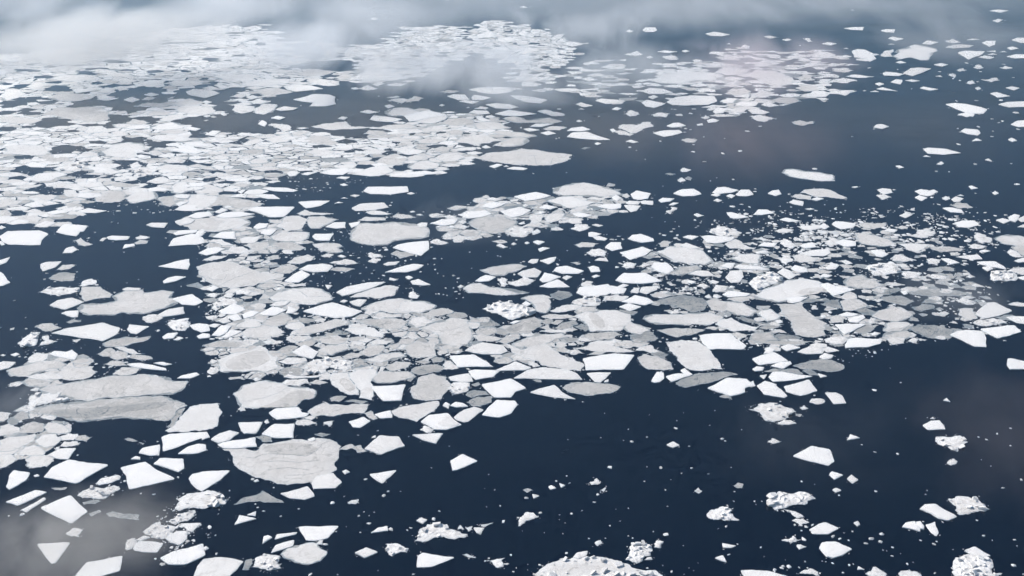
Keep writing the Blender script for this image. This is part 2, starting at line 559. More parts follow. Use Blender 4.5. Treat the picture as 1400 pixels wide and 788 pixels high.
g 620,185 740,145 830,150 920,205 850,215 720,200
g 400,175 480,150 560,135 620,160 560,190 460,200
g 690,260 780,235 890,255 860,285 740,290
g 1060,260 1140,235 1260,250 1200,275 1110,270
g 1310,250 1400,235 1500,250 1450,275 1350,272
g 990,285 1050,265 1110,280 1060,300
g 1160,325 1220,290 1290,270 1380,310 1350,345 1260,350 1200,345
w 780,400 860,375 960,365 1010,385 940,415 860,415
w 1000,410 1060,385 1140,360 1240,350 1290,390 1220,415 1130,425
w 655,410 700,395 770,395 700,418
w 560,400 590,385 650,395 620,420 580,425
w 895,435 930,425 990,428 960,445
w 1255,425 1300,405 1400,395 1470,405 1500,420 1400,432
w 920,480 950,472 980,485 945,490
w 925,575 950,567 978,575
w 990,555 1020,548 1058,552 1030,565
w 880,610 910,597 945,603
w 400,510 440,500 560,502 638,520 600,530 470,525
w 340,555 400,545 470,548 515,578 430,578
w 1080,525 1110,495 1240,495 1380,492 1390,530 1270,548 1130,545
w 635,598 760,590 855,590 790,625 690,642
w 1000,640 1060,610 1220,602 1255,635 1150,655 1030,660
w 290,650 350,630 615,630 540,700 440,702
w 70,695 130,670 240,665 345,680 240,700 120,708
g 65,665 110,640 160,655 100,678
w -20,680 20,665 55,672 20,695
g 625,678 680,652 870,678 800,690 700,692
g 1095,672 1150,652 1280,680 1200,688
g -60,770 0,725 100,705 240,708 310,740 230,780 100,800 0,800
g 480,765 540,705 640,692 700,715 690,745 660,785 560,800
g 705,700 800,697 905,718 840,750 780,780 720,778
w 330,770 370,742 435,745 420,772 360,785
w 820,770 880,738 960,735 960,775 900,780
w 980,745 1060,730 1050,755 1000,775
g 1040,725 1100,700 1220,705 1240,725 1130,730
g 1280,705 1310,678 1400,690 1440,705 1340,715
g 1050,780 1130,755 1280,755 1396,765 1400,800 1100,800
w 410,785 450,775 500,782 460,798
g 180,490 260,470 330,480 280,500
g 0,580 100,560 230,575 400,610 380,625 240,650 150,625 0,635
g 10,420 80,395 190,410 120,430
g 200,450 250,425 330,440 280,465
h 0,0 60,10 170,0 1120,0 1130,40 1080,130 740,110 590,115 490,130 440,150 300,130 110,110 30,110 0,95
h 190,190 250,160 310,155 260,195
h 0,210 60,200 80,215 20,220
h 480,230 530,212 535,230 490,238
h 980,250 1060,238 1060,260 990,262
h 930,285 980,275 1000,285 950,292
h 1100,300 1150,290 1170,310 1120,340
h 1250,265 1290,235 1330,270 1390,280 1380,300 1320,285
h 1270,360 1350,350 1400,340 1400,390 1290,390
h 580,440 640,420 790,405 900,430 1010,415 1130,425 1250,430 1400,420 1400,640 1240,600 990,640 980,700 700,695 860,680 850,650 640,650 620,635 500,610 300,590 260,580 360,570 510,580 630,530 490,490
h 290,455 330,448 380,470 330,465
h 150,545 200,525 260,540 200,565
h 40,440 20,430 70,440 50,465
h 120,490 160,460 190,485 140,500
h 80,630 130,620 180,645 60,655
h 290,705 350,690 450,710 420,740 330,760 280,745
d 500,115,30 20,15,60 60,20,60 130,5,80 10,45,40 1265,625,30 1275,605,24 1050,680,30 1240,705,30
T 560 156
g -20,25 60,0 240,-5 245,35 150,65 60,60
g 210,60 260,30 370,22 440,45 430,75 320,82 250,72
w 450,25 480,15 555,45 500,52
g 440,75 480,55 590,55 650,85 690,95 600,105 460,108
g 80,105 130,85 240,80 290,95 220,118 110,125
g 245,120 310,105 375,115 330,145 280,145
g 290,195 340,160 460,140 540,148 625,180 540,200 420,208
g 550,125 600,112 770,128 870,150 800,160 680,155 610,140
g 570,215 640,185 720,158 800,165 780,205 690,222
g 640,30 720,15 800,45 950,25 1040,50 960,62 740,60 680,48
w 820,85 860,65 990,65 900,88
w 775,100 820,95 890,108 820,118
g 910,100 970,82 1070,90 1020,112 950,112
w 890,128 950,115 1000,132 940,145
w 1070,115 1100,95 1180,85 1235,105 1160,118
w 1070,155 1110,125 1210,120 1290,150 1370,175 1290,178 1160,168
w 1260,200 1280,192 1308,200 1280,210
t 1170,235 1200,225 1235,230 1195,243
w 1135,48 1155,38 1178,48 1155,55
w 1365,105 1390,98 1410,115 1385,125
r 930,0 1000,-8 1060,8 1000,15
g 450,300 540,265 700,250 760,235 840,242 950,260 1110,280 1060,325 960,350 840,352 700,345 600,330 520,320
k 845,280 870,345
k 720,275 830,285 870,280
k 960,340 975,300
w 540,355 600,338 635,345 580,368
w 640,358 660,348 678,358
w 660,372 710,358 760,362 805,370 780,382 700,378
g 165,300 220,270 330,265 380,290 320,320 230,325
g 160,245 220,220 310,230 260,258 200,262
g 310,335 380,320 450,340 400,348
g 210,350 270,335 350,345 330,358 240,358
g 360,300 420,285 480,295 430,308
g -10,360 30,330 130,320 200,340 190,370 110,380 20,375
w -60,410 0,395 110,385 210,405 120,412 -40,422
g -20,300 40,280 120,285 80,315 -10,322
g 380,265 440,255 500,265 440,280
w 490,225 520,212 555,228 520,235
g 40,180 120,165 235,185 160,205 70,200
g 400,140 430,125 470,132 440,145
g -10,255 50,235 130,240 70,268 0,272
g 975,535 1040,490 1180,467 1300,490 1400,520 1460,550 1300,565 1160,555 1040,555
g 940,595 1000,572 1110,562 1265,600 1200,625 1080,640
w 710,560 780,545 860,530 965,555 900,575 790,592
g 755,598 850,588 890,610 840,625 790,612
w 520,580 560,567 632,580 590,592
w 490,630 530,605 570,598 655,608 600,635 560,642
w 615,660 690,645 750,632 828,655 770,690 690,705
w 325,685 400,668 520,655 560,680 490,702 400,712
g 400,740 470,705 620,693 735,735 720,765 640,800 520,800 450,780
w 135,745 220,715 330,718 300,750 240,760
g 235,700 270,685 325,695 290,712
w 50,752 80,738 122,740 115,768 70,770
w 335,735 360,722 390,735 365,748
g -30,760 0,730 50,735 60,780 0,800
g 810,715 840,685 925,680 900,730 860,750 820,740
g 915,735 950,680 1060,680 1040,715 970,742
w 850,680 890,662 935,665 900,680
w 880,640 920,615 1010,632 960,650
g 1070,665 1110,645 1200,645 1190,668 1120,672
w 1110,680 1150,668 1250,688 1200,702 1150,702
w 1065,725 1110,710 1170,715 1175,745 1110,748
r 1100,785 1130,750 1215,755 1210,785 1160,800
w 1240,755 1270,748 1320,758 1290,768
w 1280,632 1330,612 1440,610 1440,640 1380,650
w -20,540 10,532 38,540 10,548
r 735,785 760,758 840,785 800,800
w 740,745 770,735 790,745 760,752
w 770,622 790,612 810,625 790,632
d 860,640,30 845,408,16 587,380,10 1070,400,10 980,510,30 222,668,26 70,690,60 20,668,40 95,668,20 1030,650,50 1215,715,16 1020,165,24 1000,170,20 1300,605,60 1240,650,40 1290,18,30 660,590,10 780,715,40 840,770,24 290,770,60 200,770,50 380,770,60 910,605,40 1050,715,40 760,95,30
T 0 314
w -5,45 50,10 270,5 330,30 285,70 275,105 60,102 10,75
w 380,15 420,-15 580,-15 520,45 450,35
g 510,75 550,55 635,100 570,112 530,100
w 425,160 450,125 500,112 530,135 490,158
w 725,50 760,40 885,45 870,68 790,72 740,65
w 678,75 700,55 730,55 700,80
w 835,130 850,100 915,95 920,110
g 915,90 950,68 1005,75 1000,95 930,102
g 920,55 960,40 1025,50 990,65 930,65
w 1145,112 1180,60 1310,25 1385,55 1395,90 1340,102
w 1180,25 1220,5 1345,2 1340,18 1200,38
w -20,215 70,185 40,225 -20,245
w -20,285 10,290 70,360 20,382 -20,385
w -20,80 10,78 35,100 10,108
w 275,235 310,220 420,215 380,255 290,285
g 390,270 430,240 515,240 470,270 420,278
t 330,330 400,295 515,300 500,350 420,355 370,345
r 265,425 330,400 420,390 540,395 540,425 460,440 390,452 330,440
w 335,515 390,480 490,462 575,490 510,520 440,545
w 415,570 450,555 535,550 530,595 490,598
t 450,630 500,610 555,615 550,630 480,640
g 540,440 560,385 690,390 765,440 750,465 640,475 580,490 555,470
r 540,385 560,355 620,335 660,345 650,375 580,385
g 770,455 850,420 960,410 980,435 1100,415 1180,425 1150,465 1220,485 1130,530 980,572 880,570 830,560 780,580 600,580 545,550 555,510 720,505 800,485
w 832,405 870,392 960,398 950,415 850,415
w 1075,250 1200,215 1290,198 1295,235 1280,272 1180,262
w 1110,350 1150,325 1200,315 1270,320 1190,352 1120,365
w 1170,470 1310,438 1385,490 1330,517 1240,510
w 1080,575 1150,540 1250,525 1260,570 1180,585 1110,592
r 975,605 1010,580 1110,585 1090,615 1040,635 990,625
r 1140,640 1160,615 1290,605 1295,630 1265,685 1220,690 1160,670
w 865,680 880,645 1020,658 930,712 890,705
w 345,705 460,670 700,632 820,670 800,710 700,760 540,735
g 235,660 290,640 360,640 420,670 350,692 290,690
r 120,780 150,750 220,700 270,698 260,740 240,790 140,800
r 265,790 290,725 330,720 390,760 330,780
r 490,750 550,745 520,770
g 700,775 760,750 860,730 940,740 1030,728 1000,755 900,775 830,800 720,800
w 1105,730 1140,705 1215,700 1180,740 1120,745
w 1180,750 1220,728 1250,738 1210,755
w 1290,650 1350,638 1420,645 1430,690 1370,700 1320,680
w 1340,725 1380,705 1430,710 1430,735 1360,742
w 1340,140 1410,130 1440,155 1400,178 1370,175
r 1300,60 1370,-5 1396,5 1396,30
d 605,60,30 530,140,25 845,155,16 320,300,30 305,340,22 375,357,25 525,290,18 175,600,14 85,680,50 178,678,22 5,670,20 1235,388,18 1150,755,20 1270,740,22 1080,690,36 830,685,35 850,690,20 865,365,12 945,342,10 100,485,20 1130,60,20 1060,690,10 660,380,30 650,20,20
T 280 314
w -45,160 20,125 90,118 140,130 80,160 10,175
g -10,205 50,180 155,175 100,200 30,212
w 50,50 110,15 205,12 215,65 130,60
w 235,65 270,52 385,45 340,90 250,92
g 15,85 60,65 120,65 205,105 130,110
g 140,150 180,112 260,115 320,150 240,165
g 260,105 340,92 430,80 430,120 370,150 320,140
g 235,20 290,10 355,20 320,35 250,38
w 378,25 395,0 490,0 470,20 440,40
g 445,50 500,20 600,15 710,20 700,60 660,80 560,82 480,75
g 445,105 480,85 600,85 690,125 650,142 540,140
w 732,45 750,28 880,25 850,75 760,72
g 735,98 800,92 880,92 935,112 900,125 940,150 900,158 790,145
g 660,90 700,72 740,85 700,98
r 530,140 600,140 600,165 545,165
g 560,225 610,190 700,170 755,185 720,215 640,235
g 790,180 840,162 880,170 850,192
w 905,180 930,170 965,182 940,190
r 850,225 900,215 960,200 1060,230 980,240 900,235
w 640,270 700,240 800,230 875,245 840,285 740,290 690,280
w 540,350 610,300 660,275 720,305 640,360 570,358
g 840,280 900,255 1025,268 960,290
r 1110,180 1130,155 1200,170 1210,185 1150,192
r 1110,215 1150,190 1200,200 1170,228
w 1215,235 1250,220 1330,215 1300,240 1240,245
w 1225,290 1310,260 1420,232 1495,240 1440,275 1370,290
w 1255,340 1260,325 1320,340 1290,348
w 1365,322 1390,312 1420,325 1395,338
g 1265,165 1310,142 1396,155 1430,175 1330,198
w 1280,120 1320,100 1400,85 1525,75 1530,130 1475,178 1396,158 1340,140
g 1000,60 1005,20 1030,-40 1300,-50 1500,-20 1525,20 1490,55 1390,60 1280,75 1240,100 1120,102 1040,85
g -60,255 0,235 120,215 240,240 310,265 360,280 380,295 540,305 530,325 430,350 330,385 180,402 90,385 0,350 -40,310
k 0,320 60,345 130,340 160,300
k 90,385 200,330 330,290
g 330,245 360,232 400,238 380,258 340,258
g 450,275 520,245 600,240 640,260 580,300 500,295
g 330,275 370,265 395,280 360,292
g 345,385 410,365 480,365 495,390 420,402
g 545,385 600,370 690,365 690,385 600,392
g 440,465 490,430 600,400 690,395 800,405 860,450 870,475 760,510 640,505 560,485 480,490
k 590,410 660,425 700,460 840,455
w 895,425 960,390 1120,358 1235,355 1130,400 940,452
g 985,460 1110,405 1230,380 1320,390 1290,450 1200,470 1060,460
w 985,490 1050,472 1105,478 1060,525 1010,510
w 920,488 950,475 975,485 950,498
w 820,375 870,378 840,405
w 665,555 800,510 870,495 990,530 1075,555 1000,590 900,602 760,580
g 1060,540 1150,500 1250,475 1400,480 1470,520 1400,565 1280,572 1130,555
w 90,555 200,500 280,545 210,575 130,575
g 300,515 370,500 415,505 395,545 340,550
w 255,575 320,550 370,560 330,590 265,605
w 370,570 460,522 560,545 480,585 400,585
w 440,515 490,490 585,485 550,515 500,522
w 550,570 570,520 635,545 600,570
w 150,595 220,572 255,610 200,622
w 85,620 140,595 180,625 130,638
g 335,600 380,582 440,590 400,620 350,615
g 210,665 300,610 360,620 390,655 300,670
g 395,645 470,590 540,572 600,605 540,650 450,660
w 45,720 110,650 180,655 150,700 100,725
w 110,735 180,680 255,690 220,710 150,738
w 15,655 60,640 110,645 70,668
w -20,665 20,662 40,682 -20,695
g 250,700 310,670 500,660 545,700 450,730 330,738 270,725
g 600,690 720,650 880,610 990,625 960,650 850,680 730,710 640,712
g 950,680 1010,665 1160,670 1220,715 1210,738 1100,720 1000,705
g 1030,630 1100,610 1290,605 1390,630 1340,675 1240,685 1170,660
g 1150,590 1180,565 1330,572 1340,595 1230,600
t 590,620 640,600 780,605 800,620 700,640 620,640
t 870,700 920,685 990,705 960,718 880,715
g 585,745 640,720 720,735 680,760 620,765
t 690,760 740,735 760,755 730,782
g 770,750 830,725 990,740 960,770 860,782 790,775
g 1040,760 1100,735 1150,750 1100,772
g 1120,770 1180,745 1290,755 1240,785 1150,790
r 390,760 430,755 465,770 430,785
r 20,610 0,590 80,585 60,625
r 60,500 100,460 180,470 220,500 120,530 70,560
r 200,420 260,405 330,420 290,445 220,440
r 10,450 60,430 110,435 70,465
r 110,460 170,425 200,440 190,470
g 60,785 150,760 240,755 320,775 300,800 150,800
g 80,590 110,565 145,575 110,598
w 5,405 60,380 95,395 50,420
d 620,575,50 380,340,14 800,320,20 740,305,30 1155,280,25 1220,315,28 1140,300,20 1100,260,18 1170,500,30 880,75,20 930,20,50 635,180,25 590,195,16 985,30,30 1235,140,50 1190,145,30 1050,195,25 690,365,18 320,500,30 505,405,40 500,540,16 0,712,20 50,748,50 110,745,40 270,738,40 180,748,40 980,750,30 1060,725,30
T 560 314
g -10,45 0,0 60,-10 130,30 110,55 40,55
w -80,160 -60,110 0,85 125,75 135,130 75,178 0,160
r 140,85 180,62 260,90 220,105 160,95
g 280,55 330,35 400,50 350,88 300,85
g 340,30 420,15 480,25 440,45 380,50
g 365,60 410,45 460,48 400,72
g 495,45 540,30 575,42 530,55
g 215,50 260,25 300,20 280,50
r 665,10 720,-30 830,-15 825,25 745,50 700,35
r 830,15 870,-5 890,20 850,35
g 445,5 520,-15 660,-10 650,20 590,30 500,20
w 590,105 620,95 670,118 640,125
w 840,80 870,72 922,82 880,102
w 875,130 910,118 957,125 890,150
w 693,95 712,87 730,97 710,104
w 783,90 800,80 820,90 800,98
w 1218,20 1240,15 1310,28 1250,50 1220,45
w 1250,50 1290,42 1350,60 1330,75 1280,70
g 1125,105 1170,85 1290,95 1250,120 1160,122
w 1330,120 1370,85 1440,85 1450,130 1380,145
r 1205,160 1230,140 1300,130 1340,150 1330,185 1250,180
w 1260,210 1290,193 1340,192 1355,217
g 1095,225 1140,220 1170,232 1140,242
w 1220,255 1250,245 1290,255 1300,285 1240,290
w 980,280 1000,255 1070,245 1190,280 1150,300 1040,300
w 805,220 830,200 880,200 870,225 840,232
w 885,210 1000,183 990,212 950,235
g 480,275 540,260 640,245 740,235 800,250 720,285 640,312 560,310
w 735,300 770,280 850,260 900,285 870,325 780,325
w 445,350 490,320 520,308 590,322 540,350 480,355
r 600,340 640,328 670,340 650,390 620,385
r 670,370 740,345 780,318 860,345 800,380 720,385
w 885,340 920,290 1035,320 950,355 910,358
w 1040,325 1070,310 1110,320 1070,342
w 880,388 1010,337 1095,390 960,396
g 365,400 420,370 480,365 530,390 600,395 820,430 720,442 600,445 480,430 400,430
r 325,390 350,375 370,385 350,400
w 5,350 60,335 145,375 90,380 20,372
w -10,255 45,245 10,278 -20,285
r -5,440 10,395 30,430 65,450 50,470 0,465
R 495,540 600,490 680,490 790,520 860,560 820,585 760,590 700,615 620,580
w 765,505 790,487 830,505 800,520
g 760,470 820,450 920,445 960,530 930,570 860,555 850,520 800,480
g 880,455 940,450 980,465 930,475
t 955,440 1010,415 1090,425 1110,450 1030,482 970,465
g 955,555 1000,530 1110,510 1180,520 1110,550 1000,565
r 1100,500 1150,470 1280,460 1300,490 1270,520 1180,515
w 1135,430 1160,390 1280,380 1355,370 1400,420 1340,445 1200,455
r 1170,375 1200,350 1250,355 1245,385 1190,388
w 1350,425 1370,380 1480,400 1460,435 1390,440
w 1240,318 1270,305 1300,315 1260,328
g 1310,490 1330,450 1430,440 1430,485
g -100,560 -60,490 100,490 180,520 150,545 60,570 0,560
g 80,580 150,545 230,535 305,560 240,580 140,600
t 245,590 310,560 380,570 395,595 310,605
g -10,640 20,600 90,590 165,630 100,660 40,670
g 60,675 170,635 290,600 395,615 410,660 405,785 290,800 220,780 200,720 120,690
k 200,690 300,680 395,650
t 410,640 460,610 530,605 620,655 530,662 450,650
g 650,690 700,650 780,610 850,595 915,620 900,660 830,700 740,712 670,710
p 660,690 690,655 770,640 760,690 700,700
w 680,635 720,618 760,620 710,642
g 895,595 960,575 1110,585 1115,605 960,612
t 990,670 1040,635 1130,620 1150,645 1090,670 1020,682
g 960,640 1000,615 1050,620 1010,650
g 890,690 960,680 1080,688 1060,705 940,700
g 1135,590 1200,560 1400,548 1500,575 1440,690 1340,690 1230,695 1200,640
p 1210,575 1270,565 1340,640 1310,685 1250,640
g 1165,730 1220,705 1400,695 1450,715 1400,740 1240,760
t 1120,660 1170,640 1240,665 1200,695 1160,680
g 695,780 780,745 900,715 1040,705 1080,735 950,770 850,800 720,800
t 800,740 850,705 900,712 850,740
g 435,740 480,705 640,740 580,760 480,762
t 450,690 490,668 545,680 520,700 470,705
g 600,765 660,730 730,740 700,765 640,780
w 435,785 480,760 600,770 650,800 560,840 390,835
t 1060,755 1100,730 1160,740 1150,765 1090,768
g -100,770 40,760 170,770 180,800
g 1220,775 1290,755 1400,750 1400,790 1260,790
d 610,50,30 152,122,28 728,72,22 685,128,10 172,200,30 220,200,18 170,240,20 125,237,14 175,275,26 192,300,22 232,318,16 423,264,10 10,205,18 45,182,30 75,290,26 60,270,22 5,325,24 300,315,24 330,335,30 325,360,20 247,400,22 300,400,20 315,425,28 340,440,22 365,465,16 255,450,20 200,440,26 230,445,20 180,440,18 320,470,12 345,415,20 620,185,14 600,180,16 525,150,14 410,155,14 1010,240,34 1225,225,20 1185,340,36 1075,145,12 1345,35,16 1380,70,40 715,308,28 1005,235,20 1100,610,20 780,220,24 760,228,20 420,605,30 400,365,20 660,375,30 680,360,24
T 840 314
w 90,60 120,35 180,28 265,60 270,78 190,88 130,75
w 35,155 100,140 190,115 255,140 210,175 105,205
w -20,110 0,80 45,115 10,140
g 290,155 380,115 480,118 590,140 640,190 665,215 620,238 520,232 400,210
w 450,110 490,88 590,125 520,132
g 300,95 340,75 390,85 370,120 320,120
w 465,50 500,38 575,45 530,68
w 590,45 640,38 820,50 800,75 690,95 630,85
r 645,15 680,-10 780,-5 860,20 840,45 720,45
g 750,100 780,70 830,65 880,100 965,125 890,138 790,130
g 800,195 850,170 920,165 1000,175 980,205 990,235 920,230 850,215
w 725,250 760,228 825,225 800,265
w 815,255 850,235 1000,250 1050,275 960,272 870,270
w 755,325 790,280 870,275 882,320 850,360 795,362
R 915,365 945,330 1010,305 1090,292 1150,345 1100,370 1050,385 975,415
w 1110,290 1150,260 1210,285 1230,320 1190,338
g 960,450 1070,390 1180,345 1280,332 1400,355 1440,400 1370,420 1300,450 1230,470 1120,495 1010,470
p 1240,430 1300,400 1430,390 1420,430 1300,450
w 1170,468 1230,455 1320,460 1270,490 1215,500
t 1265,495 1310,465 1440,465 1480,490 1350,498
g 1100,508 1280,505 1340,570 1450,640 1450,720 1370,735 1230,715 1200,640 1150,580
k 1160,600 1290,585 1420,620
w 5,345 60,295 210,292 330,350 180,368 60,362
w 510,300 560,278 640,280 685,315 600,318
g 400,300 440,255 560,240 590,270 530,290 440,312
w 250,250 270,222 360,225 405,270 370,300 300,285
r 50,250 80,222 150,235 130,262 80,265
r 150,250 200,225 245,240 200,260
w 495,355 510,342 560,355 530,368
r 560,385 600,365 650,385 610,405
r 670,420 690,375 770,385 760,415 700,428
w 640,355 670,342 715,355 690,370
w 735,440 780,415 930,435 900,452 780,460
g 770,475 800,458 900,455 920,485 860,495
r 615,455 650,440 665,460 640,468
r 670,460 700,440 735,455 700,472
w 45,490 140,445 230,465 270,495 210,515 110,500
w 170,425 190,390 300,382 290,410 220,440
g 110,430 130,395 170,395 160,435
w -20,425 0,395 80,410 60,432
w 15,390 60,368 100,378 60,395
g -20,480 0,445 100,455 40,490
w 30,525 100,500 185,525 110,555
t 10,570 40,545 160,560 130,585 60,580
g 240,440 290,425 390,450 340,465 270,460
t 265,495 360,465 460,445 600,465 640,505 610,550 520,565 420,525 330,510
g 625,490 690,475 780,500 760,560 660,550
g 690,500 760,490 870,500 975,555 920,590 830,580 740,540
r 380,560 410,545 465,540 440,570 390,575
g 200,605 260,580 440,580 640,565 745,600 640,650 440,645 250,635
g 290,685 400,672 620,682 560,710 480,720 430,735 360,715
g 620,675 680,660 715,668 690,685
g 695,640 740,610 800,600 980,665 960,690 820,695 730,670
t 820,600 870,590 1000,630 1130,645 1090,655 960,640
t 980,670 1040,650 1160,645 1120,668 1020,680
g 975,570 1000,550 1060,540 1130,590 1100,615 1040,625
w 1095,620 1130,612 1150,630 1115,640
w 580,720 620,712 795,705 830,740 900,790 880,815 650,815 600,770
g 930,750 950,705 1075,698 1115,755 1000,770
t 1085,725 1140,710 1280,735 1250,755 1120,755
g 950,770 1100,760 1355,765 1280,782 1060,780
w 1330,785 1380,772 1450,780 1450,800 1380,805
g -10,600 40,580 100,600 60,615
g 30,640 80,620 190,660 240,690 170,715 90,690
g -20,650 20,640 75,700 30,705 -20,690
t 100,720 200,680 270,700 300,740 200,770 110,760
g 0,770 100,765 220,780 180,800 0,800
g 350,790 430,765 590,775 560,800
r 1120,205 1140,172 1200,175 1215,215 1170,240
g 1200,180 1280,165 1390,200 1350,220 1260,225
w 1265,160 1340,140 1465,130 1475,160 1430,180 1320,178
w 1200,265 1230,240 1310,260 1320,290 1250,290
r 970,60 1000,48 1050,65 1010,82
w 980,110 1020,85 1110,90 1090,118 1040,115
w 1100,5 1150,-10 1225,0 1180,22 1120,20
r 1130,85 1150,60 1210,80 1240,110 1190,125 1150,110
w 1265,110 1290,95 1350,85 1380,118 1300,125
r 970,155 1020,138 1070,155 1030,165
d 60,68,40 30,48,30 10,70,20 280,130,20 270,165,16 240,270,40 20,258,40 490,100,20 640,195,30 690,205,30 760,180,40 700,130,40 720,60,30 940,95,40 800,150,50 840,150,40 1115,130,40 1060,75,30 1085,55,25 1150,30,30 1210,20,30 1240,60,45 1300,30,60 1350,20,50 1200,60,30 1270,75,40 1310,70,40 1360,60,50 1090,155,30 1130,155,30 1160,140,40 1000,285,50 800,392,45 785,400,25 520,438,25 565,442,30 590,250,40 680,260,22 640,275,30 280,505,40 120,615,40 90,605,20 330,740,22 360,750,20 310,765,24 265,690,20 550,745,40 930,465,30 440,800,30 1345,330,30 1370,325,40 430,40,40 340,40,40 390,15,40 310,30,30 420,60,40 440,70,40 690,30,20 1340,230,60 1290,240,40 740,210,30 700,235,40 650,120,30
T 1120 314
r 40,80 60,50 100,55 130,100 80,120
w 105,85 160,65 250,78 250,110 180,115
r 0,20 30,5 60,25 20,35
r 70,25 110,8 140,20 110,38
r 140,35 180,22 220,38 180,50
g 250,40 300,15 400,45 480,70 520,100 440,115 340,105 280,90 260,65
w 440,5 470,-10 535,0 510,20
r 635,35 680,0 790,5 780,40 720,58 660,50
g 540,100 600,95 750,100 700,140 670,152 590,135
g 755,120 830,112 1000,135 960,150 840,152 780,140
w 350,140 400,135 475,165 430,188 390,180
g 500,215 520,170 560,168 665,210 600,218
r 340,240 400,225 490,215 540,250 570,285 480,305 380,315 360,285
g 520,235 580,232 620,255 570,262
r 565,305 600,282 700,295 660,330 600,325
r 680,325 710,318 770,345 730,350
r 745,320 780,305 890,320 830,340 780,335
w 40,260 80,228 140,240 110,270 60,272
w 150,215 180,205 230,230 190,238
g -20,290 20,270 90,285 60,300 0,300
w 0,320 30,300 90,310 60,325
g 175,365 190,335 290,305 330,335 440,380 390,395 260,400 190,385
k 190,355 290,345 330,335
w 5,370 60,362 120,385 250,405 170,430 100,450 60,420
g 450,375 500,360 585,375 530,385
t 360,430 430,410 540,395 560,415 480,445 400,450
t 400,475 490,450 560,450 650,490 590,520 540,510
g 140,460 170,435 250,440 260,470 180,480
t 10,510 80,480 140,478 160,540 70,530
g 140,490 200,470 270,475 330,520 240,550 160,552
t 240,550 310,525 360,565 300,575
g 360,590 400,555 480,525 560,530 640,585 570,620 440,618
w 130,580 190,560 270,575 230,590 170,592
w 195,610 240,590 300,580 315,600 260,635 210,630
g 70,595 120,580 170,610 160,632 90,635
g 330,625 350,598 390,610 385,640 340,642
w 105,645 200,640 320,645 230,690 175,712
t 240,700 310,650 410,650 350,700 290,712
w 340,710 380,695 420,705 380,722
g -50,720 -40,640 0,630 60,670 105,720 0,732
r 40,745 80,728 180,730 170,775 100,785 50,770
w 175,785 200,745 260,735 430,745 420,775 330,800 180,805
g 435,690 460,640 500,628 600,630 640,655 560,690 480,700
k 460,690 580,670 640,640
g 440,720 520,695 600,690 640,720 590,740 480,745
g 455,745 500,730 590,740 580,775 500,785
t 610,680 680,645 780,650 900,680 920,695 890,745 740,738 650,700
r 600,760 650,735 680,750 660,775
w 890,715 940,690 1010,682 1110,690 1140,740 1140,800 1060,795
w 1095,675 1330,650 1380,695 1220,740
r 1045,635 1080,615 1150,610 1250,615 1280,640 1200,650 1100,655
w 1060,575 1150,495 1200,495 1315,550 1290,565 1130,605
w 1275,595 1320,588 1420,590 1480,605 1400,642 1350,635
g 945,580 960,540 1040,535 1060,580 1080,605 1000,615
t 600,430 620,410 880,412 1010,435 960,455 780,458 640,445
t 700,500 760,460 850,480 800,510
t 630,530 700,505 780,515 780,540 690,560 650,550
w 555,420 590,415 605,435 580,442
r 930,480 980,465 1070,485 1020,500 950,495
r 960,460 1010,450 1070,462 1020,475
r 970,505 1020,495 1080,500 1040,512
r 810,570 850,555 890,570 850,588
t 790,540 820,530 850,545 810,552
w 930,185 1000,175 1080,168 1115,200 1050,205 960,190
w 1075,218 1200,215 1260,250 1280,270 1180,255 1100,235
w 1110,255 1160,245 1190,265 1150,282
R 1165,310 1200,280 1270,278 1340,300 1350,320 1280,352 1190,350
g 1270,285 1330,260 1410,250 1440,300 1380,310 1340,295
w 1350,325 1400,315 1440,335 1390,342
r 1000,320 1030,305 1065,322 1030,330
r 730,200 770,195 830,205 800,235 750,235
w 830,195 880,195 960,225 900,235
r 1060,60 1080,20 1130,35 1180,60 1170,90 1100,90
g 1200,65 1240,42 1350,40 1450,60 1440,125 1390,130 1320,105 1250,95
g 1310,125 1360,112 1450,110 1450,180 1390,178
r 1280,150 1300,130 1370,170 1400,185 1340,190
w 1330,210 1390,190 1440,195 1440,220 1360,222
r 1020,120 1060,95 1130,110 1110,130 1050,130
w 1090,145 1130,135 1170,145 1130,155
r 1035,380 1060,362 1130,390 1070,395
r 880,370 900,360 930,370 905,380
g 1285,510 1330,495 1420,500 1440,520 1380,525
d 20,60,30 50,40,30 90,50,30 110,65,30 150,60,30 100,105,40 60,130,40 30,110,40 130,130,40 20,130,30 210,60,40 240,50,40 50,195,40 160,20,40 200,10,40 530,40,50 560,70,50 600,80,50 580,40,50 640,80,50 680,75,50 740,75,50 700,85,40 520,100,30 500,125,50 700,240,50 680,250,40 630,245,30 815,185,40 850,180,30 1000,235,40 1040,210,40 1085,240,30 990,215,40 940,12,35 970,140,40 1090,430,40 1160,397,30 1220,448,30 965,350,40 940,350,30 930,300,16 245,258,16 290,200,14 880,480,40 920,560,24 870,500,40 860,520,40 1120,490,40 1265,760,28 1290,490,20 790,760,20 490,392,40 1180,20,30 1220,18,40 1170,30,30 1160,80,40 1210,105,40 870,350,30 310,470,50 330,480,40 20,480,50 10,750,40 640,750,30 60,590,30 110,320,24 720,300,36 240,305,40 405,410,20
T 840 156
r -5,120 40,110 130,135 110,148 40,140
g 25,95 60,70 150,75 190,55 250,55 270,85 200,100 150,130 110,130 60,105
w 355,80 400,60 440,58 490,78 440,88 390,90
w 260,128 330,112 440,108 465,125 400,145 340,155
g 455,178 500,165 565,175 540,195 490,192
w 75,185 110,175 165,190 130,197
w 630,40 670,30 715,42 690,55 640,58
r 590,20 620,8 650,25 620,35
g 645,12 720,0 835,5 800,18 700,20
w 560,70 600,62 605,75 570,78
g 920,15 980,5 1105,30 1050,40 1020,55 950,35
g 1210,55 1260,42 1310,55 1360,48 1360,65 1290,80 1230,70
